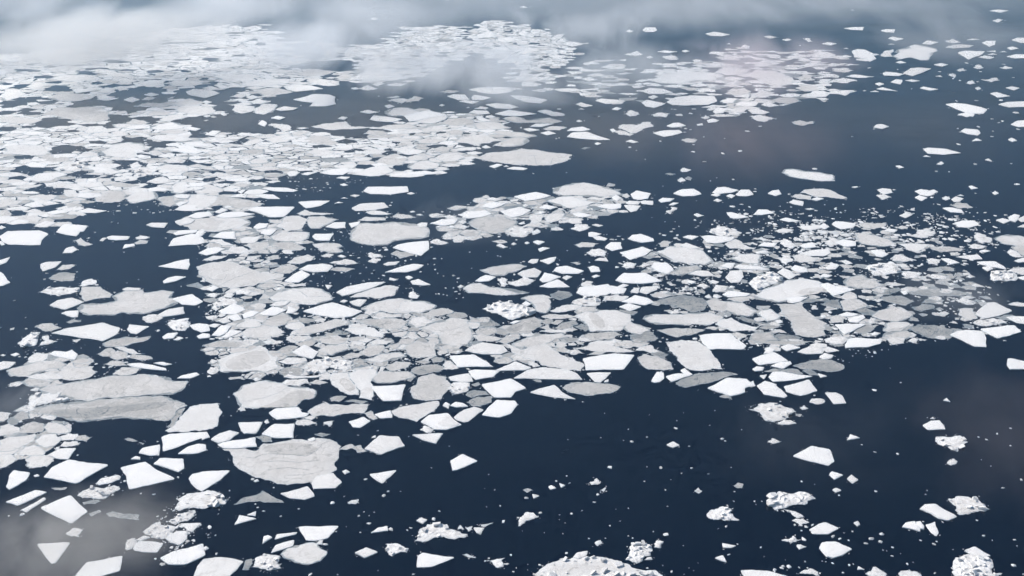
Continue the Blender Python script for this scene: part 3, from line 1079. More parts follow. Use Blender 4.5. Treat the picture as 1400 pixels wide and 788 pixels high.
w 450,380 470,365 525,380 500,392 460,395
t 345,410 380,402 418,410 380,418
r 430,450 460,432 485,455 450,465
t 480,440 500,425 530,435 520,455
w 400,540 460,512 540,508 595,545 540,558 470,560
w 665,535 700,500 750,495 850,518 800,535 700,545
w 825,548 860,515 920,515 950,548 900,560 850,558
w 655,550 690,540 725,550 700,562
w 762,558 790,545 825,555 800,572
w 675,588 700,575 735,588 710,598
w 765,670 800,668 920,702 840,712 790,705
w 945,685 980,650 1040,650 1095,675 1000,688
w 1045,540 1080,520 1120,515 1140,545 1100,558
g 1150,400 1170,378 1230,378 1310,395 1400,400 1490,418 1490,455 1390,455 1290,440 1200,425
g 1265,535 1300,515 1400,508 1480,520 1590,572 1560,580 1440,565 1370,565 1330,550
g 1210,560 1260,545 1350,560 1340,585 1260,580
w 1340,580 1380,565 1430,575 1380,590
w 1190,600 1220,582 1290,595 1285,625 1230,615
w 1125,718 1170,705 1280,730 1190,735
w 1300,645 1340,640 1365,648 1330,652
w 110,545 150,520 250,540 230,575 170,585 130,578
w 175,595 200,588 265,592 262,620 190,612
w 75,605 100,590 180,595 160,618 100,615
w 65,620 110,618 180,625 150,660 110,668
w 300,585 330,570 410,575 380,595 320,602
r 350,665 385,632 430,640 400,660 385,685
w 370,620 400,602 440,605 400,622
w 540,685 560,675 605,692 570,702
w 1265,765 1300,760 1400,755 1420,775 1350,790 1290,788
r 680,785 700,760 750,765 790,785 740,795
g -250,520 -130,485 -10,500 50,535 60,560 -40,560 -200,545
w -20,570 10,548 50,570 20,592
g 50,560 90,540 110,560 80,575
r 1105,785 1160,778 1220,785 1160,795
d 313,186,28 103,228,40 150,250,18 538,258,38 540,210,20 610,157,28 750,167,14 858,253,45 613,326,32 810,447,28 698,436,14 655,457,14 805,632,45 865,618,36 920,635,36 885,658,24 850,655,16 345,735,14 415,735,12 440,768,16 570,765,26 555,775,20 905,118,40 995,85,28 485,100,40 480,125,30 520,108,20 455,95,20 1190,548,28 960,530,30 960,512,24 1328,697,26 1205,635,16 1130,630,16 330,492,12 255,705,10 5,635,40 40,625,26 180,650,16 840,715,24 1365,375,50 210,310,16 740,270,50 1180,605,14 560,592,12 255,575,24 405,785,20
T 1120 156
w 370,90 390,70 430,68 478,85 430,100
w 945,0 1040,-15 1050,5 1010,22
w 965,115 990,98 1080,105 1100,130 1080,145 1010,135
w 1040,185 1070,165 1110,180
w 1305,70 1350,45 1440,40 1440,85 1360,88
w 1288,172 1310,160 1350,180 1320,187
w 710,240 740,228 870,238 970,265 850,278 740,268
w 705,290 730,280 762,292
w 800,340 830,322 852,335 830,345
w 1130,310 1155,302 1180,322
w 1018,490 1040,487 1085,505 1040,512
w 1180,535 1200,523 1225,540 1200,550
w 395,515 430,505 490,512 500,535 440,548
r 388,555 440,545 490,565 430,585
w 650,525 690,512 740,518 790,545 740,560 690,550
w 745,522 780,513 812,530 780,540
w 650,568 680,552 740,570 700,592
r 835,570 860,558 895,580 860,590
w 900,580 930,560 985,575 960,598 920,598
w 940,555 965,548 988,558
g 900,625 940,602 1010,610 1050,638 960,645
w 840,638 900,635 970,650 990,675 900,668
w 545,690 580,675 640,682 590,708
g 610,655 650,638 655,658
w 85,750 110,730 160,732 250,745 230,775 150,785
w 0,765 30,742 70,765 40,785
g 265,750 320,740 460,740 440,775 360,785 300,775
w 570,742 600,732 625,745
g 510,770 560,762 610,772 560,785
w 920,740 980,725 1060,725 1090,755 1020,775 950,770
w 1205,720 1250,708 1310,725 1260,745
w 1290,700 1330,680 1370,690 1340,735 1300,725
w 1350,715 1400,690 1440,700 1440,730 1380,735
w 1350,770 1390,752 1440,760 1430,775
w 220,497 250,490 270,496 245,503
w 520,352 550,350 580,365 550,368
d 950,208,40 1085,88,40 945,100,20 1065,343,32 798,392,26 885,395,18 165,618,18 95,715,30 38,620,16 115,640,18 225,155,20 560,632,40 545,640,24 725,683,36 755,750,36 815,618,30 780,615,20 770,570,40 1165,740,16 1185,118,16 1180,35,30 1250,50,40 1225,60,30 1350,480,50 1065,543,22 1045,790,40 1080,675,20 1130,675,40 1200,695,30 1270,690,30 845,740,40 830,760,60 900,720,60 925,720,40 1090,760,40 510,518,30 860,770,60 640,680,30 1180,155,30 1310,340,20 375,103,20 1355,105,30
T 0 472
g 265,300 370,275 560,245 760,210 900,208 1100,218 1180,250 1280,248 1240,300 1180,330 1060,335 900,345 800,362 740,350 640,375 520,370 420,345 340,335
g 190,455 240,425 420,395 640,378 820,362 960,350 1110,345 1220,385 1275,410 1210,440 1150,515 1000,500 850,490 700,505 540,522 430,490 310,470
p 300,465 420,435 830,415 1130,380 1135,410 1000,440 840,455 700,490 520,500
r 170,430 200,350 250,330 345,325 420,350 500,372 400,392 250,412 200,450
r 205,305 240,288 270,295 255,315
t 1130,560 1160,500 1220,435 1265,430 1240,480 1180,560
g 1125,585 1190,545 1250,470 1290,420 1360,402 1490,395 1515,460 1490,520 1480,555 1400,580
g 145,250 190,225 260,228 340,250 345,270 280,288 190,278
g 40,175 120,150 200,130 300,105 400,105 455,130 420,160 300,175 200,210 110,210
g 190,120 195,85 250,50 330,60 330,90 270,115
w 330,60 370,38 450,45 490,30 530,60 510,100 430,85
g 480,110 560,90 625,95 600,120 520,130
g 380,185 470,145 640,145 655,190 600,225 470,240 400,215
g 180,215 260,195 400,190 430,225 330,235 220,228
g 350,250 400,235 435,260 380,268
w -10,120 20,108 110,115 60,155 -10,170
w 70,62 110,50 135,62 100,75
w 75,0 130,-15 240,0 150,10
r 0,68 20,60 40,68 20,76
g 665,60 720,25 760,15 800,60 750,80 700,78
g 750,75 800,35 870,50 870,85 800,105
g 780,12 860,15 990,58 900,60 840,40
g 880,85 910,58 1020,75 1040,95 960,105
g 715,130 760,105 850,115 870,140 790,145
w 860,125 960,120 1130,155 1135,172 1040,165 900,145
w 1040,120 1110,112 1175,128 1120,138
g 775,195 830,150 960,155 930,190 860,208
w 720,-5 890,-10 880,8 740,10
w 1205,225 1240,205 1340,185 1360,200 1300,225
r 1010,205 1060,203 1080,213 1020,215
g -10,590 0,550 60,535 130,560 140,595 60,610 0,620
g -20,650 60,625 150,620 240,600 250,620 180,680 90,720 -20,725
g 130,600 150,550 230,520 300,535 290,590 200,600
g 290,560 330,525 400,530 470,575 480,590 390,605 320,590
g 240,650 290,610 380,605 420,640 380,680 320,700 260,680
g 380,640 470,600 530,605 500,650 430,650
g 510,650 520,620 580,612 618,632 580,655
g 410,690 440,655 530,655 540,675 490,690
w 320,750 400,705 520,700 465,778 400,775
g 120,750 170,690 240,680 305,720 290,755 200,755
g -20,790 -10,745 70,740 115,775 90,800 40,830 -20,850
g -20,520 0,455 75,465 60,500 20,520
t 85,490 150,440 200,470 200,500 130,520
t 60,550 70,490 130,490 120,540
t 845,640 880,632 940,655 900,660
r 945,660 985,668 970,678
w 945,735 970,700 1090,675 1085,750 1020,752
w 890,775 920,755 955,760 955,778
w 1100,625 1150,605 1410,590 1425,615 1280,665 1110,725
w 1210,740 1280,690 1350,670 1400,675 1405,715 1350,735 1280,740
d 140,365,20 530,750,18 1075,660,20 20,70,30
T 280 472
g 90,100 140,80 250,45 370,15 410,15 440,60 500,85 510,150 400,185 250,180 110,182
p 130,110 250,60 390,30 440,70 440,110 330,160 160,170
w 35,115 45,95 90,105 60,125
r 20,190 40,150 100,145 105,170 60,198
r 40,140 80,125 105,145
g -20,5 100,15 200,22 280,0 250,-20 100,-30
g 195,330 260,275 340,255 420,240 520,260 570,285 700,290 755,310 740,360 660,370 620,420 450,420 350,430 250,425 230,380
p 350,425 480,390 600,310 690,310 745,325 735,360 660,372 620,420 450,425
k 230,390 400,360 500,325 570,285
r 225,440 260,415 280,445 240,450
r 325,235 360,215 390,230 350,245
w 435,460 480,430 640,420 660,455 710,465 690,485 580,500 490,505
g 700,455 770,410 820,385 860,405 1020,400 1120,400 1110,430 1080,465 920,475 780,480 740,490
g 650,500 720,480 760,490 730,510
g 615,535 640,510 720,510 770,535 700,548
w 225,525 395,522 350,600 265,600
w 385,605 470,535 612,535 605,630 470,630
r 405,525 430,505 440,525 415,540
w 40,640 100,600 170,578 235,595 170,645 90,665
w 85,675 150,655 345,625 355,690 270,698 130,702
w -20,600 10,588 35,625 -20,645
t 345,625 400,610 465,620 460,660 390,658
g 120,710 200,700 350,720 400,670 540,655 600,640 700,650 800,635 900,660 930,690 915,740 885,800 900,850 760,930 560,955 420,920 300,880 200,810
p 390,690 560,665 780,680 720,750 560,745 420,735
k 350,760 440,740 700,755 760,720 800,680
k 760,690 860,650
k 400,700 480,705 600,690
k 330,800 520,790 640,800 780,785
k 420,850 560,835 700,850
k 250,760 340,770 400,740
k 560,890 700,880 800,860
w 700,640 745,625 755,645 720,655
t 745,605 790,597 858,605 800,628
r 810,525 880,515 845,555
w 980,520 1080,487 1130,515 1060,562 1010,558
g 1080,465 1130,445 1180,500 1150,512
w 1155,470 1265,442 1280,492 1200,498
w 1085,705 1190,612 1320,620 1365,685 1195,745
r 1135,630 1160,615 1165,630
g 910,710 990,672 1030,690 960,715
g 1000,700 1060,680 1110,725 1040,735
g 845,230 870,190 960,185 990,230 1050,310 1050,340 960,330 880,280
p 900,240 970,220 1040,300 970,320
g 975,200 1050,165 1140,158 1180,200 1130,250 1150,350 1140,375 1050,360 1060,310 1010,250
t 850,365 900,345 970,348 920,385 860,385
t 950,385 1010,370 1110,385 1060,400
w 1130,278 1370,265 1340,375 1215,378
w 535,215 570,195 620,210 800,205 760,220 600,228
g 700,262 760,235 840,255 780,270
r 510,265 560,235 700,230 710,260 640,280
g 500,115 560,85 680,85 700,110 620,128 540,125
w 590,45 680,-5 775,45 735,92 640,70
g 490,40 560,5 640,10 580,60 520,60
g 770,40 820,5 960,0 990,25 900,50 860,70
r 680,160 720,110 830,95 900,130 820,190 700,195
r 840,110 900,95 1000,105 980,160 900,170
g 930,75 1000,50 1100,50 1050,85 960,98
g 1050,50 1110,10 1220,0 1230,30 1120,80
g 1080,105 1200,60 1330,50 1370,75 1200,120
g 1140,220 1200,175 1400,185 1440,215 1280,255 1170,255
g 1230,150 1300,110 1400,115 1390,150 1260,175
g 1270,450 1330,420 1420,405 1590,380 1580,430 1540,460 1450,520 1380,500 1290,480
d 165,355,16 180,483,18 1045,615,18 1180,585,18 1390,625,14 100,85,18 30,215,35 445,110,14
T 560 472
w 375,35 430,0 500,-20 640,0 670,40 620,62 490,60
w 270,70 440,62 540,120 570,145 330,150
w 570,175 720,108 830,150 790,168 620,172
r 810,125 850,108 890,140 840,150
w 265,215 340,200 405,190 435,245 390,252 280,240
w 400,175 440,165 620,170 570,215 450,235 420,210
r 265,300 290,260 350,248 410,265 400,310 290,342
t 420,270 470,250 485,270 450,283
w 490,265 690,225 795,290 720,315 690,355 580,355 540,320
g 5,290 60,220 160,192 250,215 280,260 260,310 210,370 110,382 20,360 0,320
k 5,350 50,355
t 0,185 60,145 190,130 240,160 200,185 60,205
t -20,240 20,205 45,215 10,250
t 145,95 180,80 240,90 220,115 160,120
g 225,165 240,110 280,105 335,160
t 40,115 90,100 150,110 100,130
g 0,75 -40,20 40,-30 180,-20 190,75 90,85
g 215,10 300,-15 380,-5 330,25 240,35
t 380,340 430,308 520,315 540,340 440,358
t 395,390 470,350 560,345 560,390 480,420 420,415
r 520,345 570,340 580,370 540,395 500,430 490,410
w 275,410 310,385 360,392 400,415 320,422
w 225,410 245,385 275,400 265,430
w 300,490 370,440 440,418 505,440 400,520 370,525 320,510
w 490,475 590,372 720,378 735,405 690,465 610,492
w 75,520 130,475 260,460 300,510 355,540 250,575 170,572 130,548
p 180,535 220,510 265,470 300,505 350,540 250,560
r 70,575 100,548 165,575 150,598 110,595
w 15,608 230,598 180,670 90,645
w 278,785 360,740 465,788 320,850 290,852 285,820
g 640,-20 760,30 870,0 920,-10 980,30 1140,110 1190,130 1170,175 1080,170 920,140 880,110 780,90 720,60
w 705,225 800,170 900,150 1050,160 1140,190 1180,235 900,230
t 835,235 890,230 900,252 870,252
w 815,320 985,268 1040,320 1135,368 980,355
w 1180,90 1310,65 1400,55 1535,65 1460,165 1320,165 1200,170
w 1205,190 1375,185 1300,255 1265,250
w 1330,240 1355,230 1355,248 1325,252
g 1040,290 1100,255 1200,250 1300,260 1400,270 1440,285 1370,330 1215,345 1100,325
g 1110,20 1200,10 1250,-15 1410,10 1535,40 1460,50 1240,40
r 1060,45 1090,30 1085,55
d 1060,375,26 1180,388,16 1303,632,14 1078,645,12 1330,465,10 270,690,12 330,45,40 580,75,20 400,165,40 1230,240,20
T 840 472
g 155,90 200,60 270,75 340,95 385,120 400,165 330,170 230,165 180,130
g 140,35 170,5 250,0 310,40 240,55
t 250,65 310,40 370,65 340,90
g 350,-20 560,-30 640,20 680,80 740,165 620,172 500,160 430,80 370,40
w 610,0 800,-25 915,15 660,35
w 250,245 290,180 335,185 340,225 310,250 275,255
w 350,210 440,190 535,200 480,215 390,248
w 450,170 480,155 535,200 490,205
t 415,255 460,225 600,190 740,180 845,200 720,235 600,265 480,290 440,280
w 635,290 690,265 770,220 900,228 955,268 890,290 890,320 790,345 700,315
w 910,265 945,240 962,275 930,285
t 715,350 800,342 800,362 750,362
w 970,275 1025,242 1090,260 1180,345 1160,358 1020,335
w 1155,280 1325,232 1385,310 1270,345 1170,315
w 938,90 1090,45 1185,105 1100,120 990,135
w 1065,140 1120,115 1200,108 1210,125 1150,160
w 1015,55 1050,12 1095,30 1070,55
w 1050,215 1080,180 1150,180 1250,200 1355,210 1200,240 1080,248
w 990,205 1040,198 1020,228
w 940,160 970,142 1022,150 1010,172 960,175
t 1020,180 1090,160 1250,165 1290,200 1180,185
t 1215,140 1290,120 1400,95 1480,100 1565,135 1540,175 1480,185 1380,170 1290,165
w 1130,10 1190,-10 1270,15 1180,38
w 1245,45 1330,5 1400,-5 1430,30 1420,55 1310,60
t 1280,170 1340,165 1400,205 1330,205
r 915,435 980,400 1090,392 1160,420 1240,450 1190,490 1120,515 1030,515 1000,470
r 1115,540 1150,508 1240,530 1180,542
t 1230,470 1280,472 1260,490
r 1265,425 1295,410 1320,430 1280,440
r 1330,390 1380,362 1430,370 1425,395 1370,402
r 1045,655 1075,632 1140,655 1080,672
w 355,678 400,655 445,680 400,698
w 1215,755 1340,685 1470,710 1500,790 1460,820 1330,790
t -20,265 30,265 45,282 20,292 -20,290
d 95,575,16 222,628,18 120,660,28 62,650,14 420,568,30 735,640,35 755,655,18 510,690,18 867,577,12 685,447,10 650,548,12 570,308,10 238,475,12 425,515,10 470,462,8 1130,385,18 800,370,10 740,135,20
T 1120 472
w 15,25 60,8 140,38 60,50
r 0,85 30,55 100,70 40,95
w 165,20 175,0 220,-10 350,-15 270,15
w 38,322 120,322 160,345 185,395 100,400
w 1280,130 1285,90 1310,88 1410,110 1410,160 1300,162
w 705,545 760,515 820,510 862,572 740,575
r 755,500 775,487 790,505
w 845,375 870,358 895,385
w 188,645 210,605 280,630
r 790,655 830,625 960,615 1015,660 945,725 880,695 810,675
w -10,190 55,210 10,220
d 375,308,45 556,257,20 483,158,10 290,680,18 380,730,28 533,743,26 1212,605,24 1140,645,24 1085,628,18 1303,568,20 1305,687,20 1105,782,10 590,500,10 915,783,30
T 0 630
w 295,110 350,45 470,-10 745,25 520,155
w 40,175 60,100 95,62 205,80 180,130 65,195
w 35,280 240,198 320,212 120,305
w 140,335 300,248 315,260 180,350
w 270,320 480,232 600,345 485,428
t 350,185 455,180 450,192 380,200
r 650,155 690,120 800,95 818,125 740,155 670,165
w 820,45 990,5 1065,60 1195,122 880,195 860,100
r 530,240 560,205 640,180 780,168 820,190 700,260 560,255
t 560,285 650,265 690,275 640,295 570,300
t 600,360 680,335 690,350 620,380
t 720,360 770,345 840,365 950,370 950,405 880,400 740,380
r 450,490 490,460 565,470 540,520 480,515
w 250,565 480,555 380,695 350,700
w 510,785 590,690 835,645 815,750 600,810 500,810
w 1090,660 1180,615 1385,562 1400,640 1260,705 1150,705
r 850,600 860,540 920,525 945,560 900,600
w 905,600 945,545 1115,560 1070,625 920,612
w 920,540 985,508 1025,520 960,545
r 970,485 1030,440 1090,410 1095,440 1200,450 1180,500 1090,530 1030,510
w 1125,525 1200,480 1280,475 1275,530 1220,575 1160,555
w 1230,428 1370,422 1310,485 1280,475
r 1145,415 1230,360 1330,335 1325,375 1260,410 1180,430
r 1190,330 1210,265 1270,225 1400,208 1470,208 1510,245 1560,265 1535,295 1400,325 1290,318 1240,335
w 1045,20 1090,-20 1250,-15 1255,50 1215,75 1130,45
w 1285,120 1310,90 1400,70 1570,65 1500,130 1375,207 1335,185
d 250,105,50 960,225,20 1050,232,30 1075,382,25 60,378,20 150,370,40 1110,710,50 1215,115,30 850,140,25 1280,550,45 1210,590,30 1060,670,25
T 280 630
w 725,150 760,100 875,82 935,145 890,185 740,190
w 512,222 700,172 750,240 680,265 580,255
w 1120,90 1310,62 1210,155
t 195,300 250,260 320,240 390,205 450,235 540,285 440,285 330,280
w 200,435 235,368 355,393 270,415
w 285,368 350,342 345,375
w 390,565 400,515 430,505 460,520
w 475,535 490,500 630,485 620,500
w 450,628 480,575 610,538 600,580
w 635,448 915,443 840,525 750,545 690,540
g 520,635 570,595 700,560 750,560 835,620 790,680 690,705 620,690 540,660
r 325,725 360,655 430,635 520,660 490,700 520,735 440,745
t 255,745 275,680 320,668 325,690 300,745
w 1130,490 1180,455 1240,443 1250,475
w 1020,625 1100,588 1180,620 1090,660
r 1230,600 1240,565 1330,570 1390,600 1380,615 1290,640 1275,650
w -85,800 -50,715 -10,670 100,655 190,665 265,685 165,790 150,810
r 975,290 1000,268 1050,262 1030,295
r 755,570 780,540 810,538 800,570
d 5,600,50 350,140,50 325,128,30 168,205,18 470,185,15 960,80,70 1095,130,32 1250,210,28 1222,240,35 870,290,45 950,245,15 1335,210,12 640,330,18 518,380,25 400,345,25 345,297,18 360,320,20 1085,350,15 1050,378,25 1155,352,12 1120,375,15 1120,430,40 1060,490,18 1270,470,50 965,452,15 1380,475,20 80,636,30 720,778,40 1180,750,15 905,778,12 820,572,45
T 560 630
w 45,405 80,385 120,400 90,428
r 35,545 60,500 120,432 200,430 270,460 310,470 395,500 370,525 300,535 180,520 90,555
w 435,455 510,455 485,500 460,490
r 480,430 570,420 520,450 485,445
r 380,455 430,445 430,470 400,480
r 330,465 345,435 365,470
w 48,725 55,650 90,625 310,658 150,722
r 360,640 390,632 440,660 400,658
r 510,678 650,660 640,720 600,730 560,690
t 770,200 805,188 840,200 800,218
w 835,225 885,238 845,255
w 945,175 965,165 1000,185 960,195
w 1020,150 1060,165 1035,180
r 1228,150 1275,118 1305,148 1240,165
r 1298,200 1340,182 1325,215
r 740,445 750,385 790,350 880,380 800,405
r 1260,560 1300,540 1315,560 1280,580
G 840,800 880,750 950,700 1060,670 1200,655 1380,670 1470,700 1690,755 1740,800
w 1115,655 1140,625 1215,612 1205,645 1150,668
d 150,50,12 540,95,12 580,200,14 510,190,10 525,315,12 618,308,18 203,345,20 165,400,40 640,415,45 1000,140,20 1070,105,15 1090,155,25 795,255,35 890,358,28 1020,370,14 1105,362,22 1175,342,14 1257,285,30 1282,232,28 1340,175,12 1365,445,16 1020,403,12 1060,425,10 770,480,10 920,492,10 1045,498,14 1222,532,18 1335,530,16 1070,632,30 888,712,28 805,708,12 728,732,12 707,758,18 805,745,10 445,660,20 690,645,25 25,775,22 10,460,30 20,510,10 1365,45,45 850,780,45 1040,672,40
T 840 630
r 545,205 570,182 598,205 575,222
t 810,170 840,150 880,160 870,185 830,185
r 630,375 660,335 730,312 790,325 800,360 855,408 790,405 720,398 640,388
R 75,670 110,610 115,568 170,560 240,570 260,600 250,640 200,660 150,700
r 270,590 290,540 335,550 320,590
r 205,675 250,655 260,672
R 1050,260 1070,225 1120,207 1170,225 1250,212 1330,225 1372,258 1200,305 1095,335 1055,300
r 1150,325 1250,355 1300,385 1240,390
r 1210,410 1290,400 1330,420 1270,435
r 1138,540 1220,510 1260,540 1210,560
r 1240,575 1310,585 1260,605
w 735,560 830,578 800,592 740,590
w 685,660 740,643 765,690 730,680
w 860,745 1040,748 1180,785 1190,800 900,800
r 1250,775 1290,745 1335,732 1390,760 1400,785
d 318,50,45 205,142,18 525,52,20 458,87,14 385,130,12 640,92,24 347,200,18 795,47,12 222,43,10 818,212,18 362,312,16 95,325,14 10,332,10 40,413,14 265,485,18 95,514,16 125,528,16 470,580,14 350,505,45 815,278,16 955,278,20 1005,278,14 965,300,10 1275,143,22 1365,162,12 762,450,25 708,463,12 805,328,18 770,305,16 998,592,22 780,642,28 745,605,20 840,570,20 390,758,32 225,733,20 330,715,12 475,775,14 508,732,10 540,750,10 570,698,8 1300,690,26 1165,678,10 1090,745,40 1140,735,40 1190,722,50 1260,730,25 1020,655,8 1230,440,35 1270,440,30 1310,455,30 1275,478,20 1360,495,40 1350,440,40 1290,537,45 1110,340,25 1150,345,25 1190,345,35
T 1120 630
w 70,90 85,70 165,95 105,125
w 190,120 220,93 268,128 230,152
w 90,195 115,183 152,200 115,215
w 235,420 265,408 280,430 262,442
w -70,470 -5,430 45,418 135,458 60,500 -20,500
w 0,590 20,555 110,548 225,600 160,640 95,660 50,650
r 870,15 890,-10 940,0 935,20 900,32
w 685,325 720,295 795,292 860,335 940,378 880,405 815,390 760,355
r 880,260 960,240 1050,255 1070,240 1085,265 1160,330 1060,350 950,365 935,310
w 565,450 590,420 650,410 680,440 690,480 640,465
w 660,415 690,410 718,445 715,465 690,460
w 725,435 790,415 815,490 800,512 760,485
w 990,610 1060,582 1170,645 1120,655 1040,640
R 905,755 915,680 970,650 1090,640 1160,660 1185,710 1180,770 1250,765 1200,800 930,800
w 260,740 265,718 310,740
r 315,768 380,722 420,745 460,770 440,800 340,785
r 540,765 590,748 660,755 700,785 680,800 560,795
d 385,210,22 135,237,20 227,483,25 425,502,40 320,566,36 357,535,50 420,555,36 500,592,26 497,650,22 600,705,26 690,545,22 780,570,34 800,552,20 735,203,14 725,230,14 1075,408,24 1120,513,30 1180,543,16 1330,540,26 1348,582,12 1252,188,30 1378,132,30 1170,37,12 1325,715,40 90,700,24 205,712,26 232,705,18 170,493,14 200,545,22 435,610,14 460,615,12 555,635,10 640,693,14 788,768,22 912,607,10 1390,775,16 160,765,20 95,518,40 140,535,40 5,770,20 45,690,14 20,685,14
A
b 0.5,2.4 290,490 340,445 430,430 560,425 640,440 610,500 500,520 400,512 330,520
b 0.245,2.6 640,440 700,440 800,420 860,430 880,470 800,480 700,500 640,470
b 0.28,2.6 0,590 40,560 90,575 100,600 60,630 0,635
b 0.15,2.6 600,290 660,270 760,270 840,250 850,290 700,325 610,330
b 0.49,2.8 900,470 960,420 1060,440 1100,470 960,480
b 0.42,3.2 880,380 1000,340 1080,350 1060,400 960,410 880,410
b 0.1,2.6 260,330 420,290 560,340 540,420 420,440 300,440
b 0.15,3.5 0,200 280,180 560,190 560,240 300,290 0,300
b 0.35,3 20,480 120,470 200,490 140,520 40,520
b 0.35,2.6 190,740 230,690 300,670 300,730 240,760
z 0.24,7.5,0.07 880,345 960,325 1060,315 1180,310 1290,330 1330,380 1390,440 1300,465 1150,470 1010,480 940,450 900,430 870,390
b 0.11,3.2 880,345 960,325 1060,315 1180,310 1290,330 1330,380 1390,440 1300,465 1150,470 1010,480 940,450 900,430 870,390
b 0.42,4.5 1000,290 1180,285 1340,290 1390,330 1180,330 1010,320
'''

# ------------------------------------------------------------------ reading the survey of the ice
S5 = 280.0 / 1396.0
rec = []           # dicts: kind, poly (pixel), plates, cracks
dots, holes, zones, brash = [], [], [], []
ox = oy = 0.0; sc5 = S5
for ln in DATA.strip().splitlines():
    f = ln.split()
    if f[0] == 'T': ox, oy, sc5 = float(f[1]), float(f[2]), S5; continue
    if f[0] == 'A': ox = oy = 0.0; sc5 = 1.0; continue
    k = f[0]
    if k == 'd':
        for q in f[1:]:
            a, b, w = map(float, q.split(',')); dots.append((ox + a * sc5, oy + b * sc5, w * sc5))
        continue
    par = None
    if k in 'zb': par = [float(v) for v in f[1].split(',')]; f = f[1:]
    pts = [tuple(map(float, q.split(','))) for q in f[1:]]
    pts = [(ox + a * sc5, oy + b * sc5) for a, b in pts]
    if k == 'h': holes.append(pts)
    elif k == 'z': zones.append((par, pts))
    elif k == 'b': brash.append((par, pts))
    elif k == 'p': rec[-1]['plates'].append(pts)
    elif k == 'k': rec[-1]['cracks'].append(pts)
    else: rec.append(dict(kind=k, poly=pts, plates=[], cracks=[]))

_rec = rec
def area2(p):
    s = 0.0
    for i in range(len(p)):
        a, b = p[i - 1], p[i]; s += a[0] * b[1] - b[0] * a[1]
    return s * 0.5
def inside(pt, poly):
    x, y = pt; c = False; j = len(poly) - 1
    for i in range(len(poly)):
        xi, yi = poly[i]; xj, yj = poly[j]
        if (yi > y) != (yj > y) and x < (xj - xi) * (y - yi) / (yj - yi) + xi: c = not c
        j = i
    return c
def inside_many(Q, poly):
    Q = np.asarray(Q, dtype=float); P = np.asarray(poly, dtype=float); N = np.roll(P, 1, axis=0)
    x, y = Q[:, 0:1], Q[:, 1:2]
    dy = np.where(np.abs(N[:, 1] - P[:, 1]) < 1e-12, 1e-12, N[:, 1] - P[:, 1])
    cr = ((P[:, 1] > y) != (N[:, 1] > y)) & (x < (N[:, 0] - P[:, 0]) * (y - P[:, 1]) / dy + P[:, 0])
    return cr.sum(axis=1) % 2 == 1
def bbox(p):
    xs = [q[0] for q in p]; ys = [q[1] for q in p]
    return min(xs), min(ys), max(xs), max(ys)
def centroid(p):
    A = area2(p)
    if abs(A) < 1e-6: return (sum(q[0] for q in p) / len(p), sum(q[1] for q in p) / len(p))
    cx = cyy = 0.0
    for i in range(len(p)):
        a, b = p[i - 1], p[i]; w = a[0] * b[1] - b[0] * a[1]
        cx += (a[0] + b[0]) * w; cyy += (a[1] + b[1]) * w
    return (cx / (6 * A), cyy / (6 * A))
def to_world(poly, z): return [at(a, b, z) for a, b in poly]

# packed ice of the dense fields: cells between scattered centres, shrunk so that leads stay open
def clip_half(poly, mx, my, nx, ny):
    out = []
    n = len(poly)
    for i in range(n):
        a, b = poly[i], poly[(i + 1) % n]
        da = (a[0] - mx) * nx + (a[1] - my) * ny; db = (b[0] - mx) * nx + (b[1] - my) * ny
        if da <= 0: out.append(a)
        if (da < 0 < db) or (db < 0 < da):
            t = da / (da - db); out.append((a[0] + (b[0] - a[0]) * t, a[1] + (b[1] - a[1]) * t))
    return out
# an outline met twice where two tiles of the survey join is kept once  #DEDUPE
kept = []
for r in sorted(rec, key=lambda r: -abs(area2(r['poly']))):
    c = centroid(r['poly']); tst = [c] + [(q[0] * 0.7 + c[0] * 0.3, q[1] * 0.7 + c[1] * 0.3) for q in r['poly']]
    dup = False
    for o in kept:
        bb = bbox(o['poly'])
        if bb[0] - 2 <= c[0] <= bb[2] + 2 and bb[1] - 2 <= c[1] <= bb[3] + 2 and sum(inside(q, o['poly']) for q in tst) > 0.6 * len(tst): dup = True; break
    if not dup: kept.append(r)
print('survey', len(rec), 'kept', len(kept))
rec = kept
wholes = [(bbox(h), h) for h in (to_world(h, 0) for h in holes)]
wtr = [(bbox(w), w) for w in (to_world(r['poly'], 0) for r in rec)]
GRID = 60.0
def gridded(lst):
    g = {}
    for bb, p in lst:
        for i in range(int(bb[0] // GRID), int(bb[2] // GRID) + 1):
            for j in range(int(bb[1] // GRID), int(bb[3] // GRID) + 1): g.setdefault((i, j), []).append((bb, p))
    return g
wholes, wtr = gridded(wholes), gridded(wtr)
def hit(pt, g):
    for bb, p in g.get((int(pt[0] // GRID), int(pt[1] // GRID)), ()):
        if bb[0] <= pt[0] <= bb[2] and bb[1] <= pt[1] <= bb[3] and inside(pt, p): return True
    return False
fill, slush = [], []
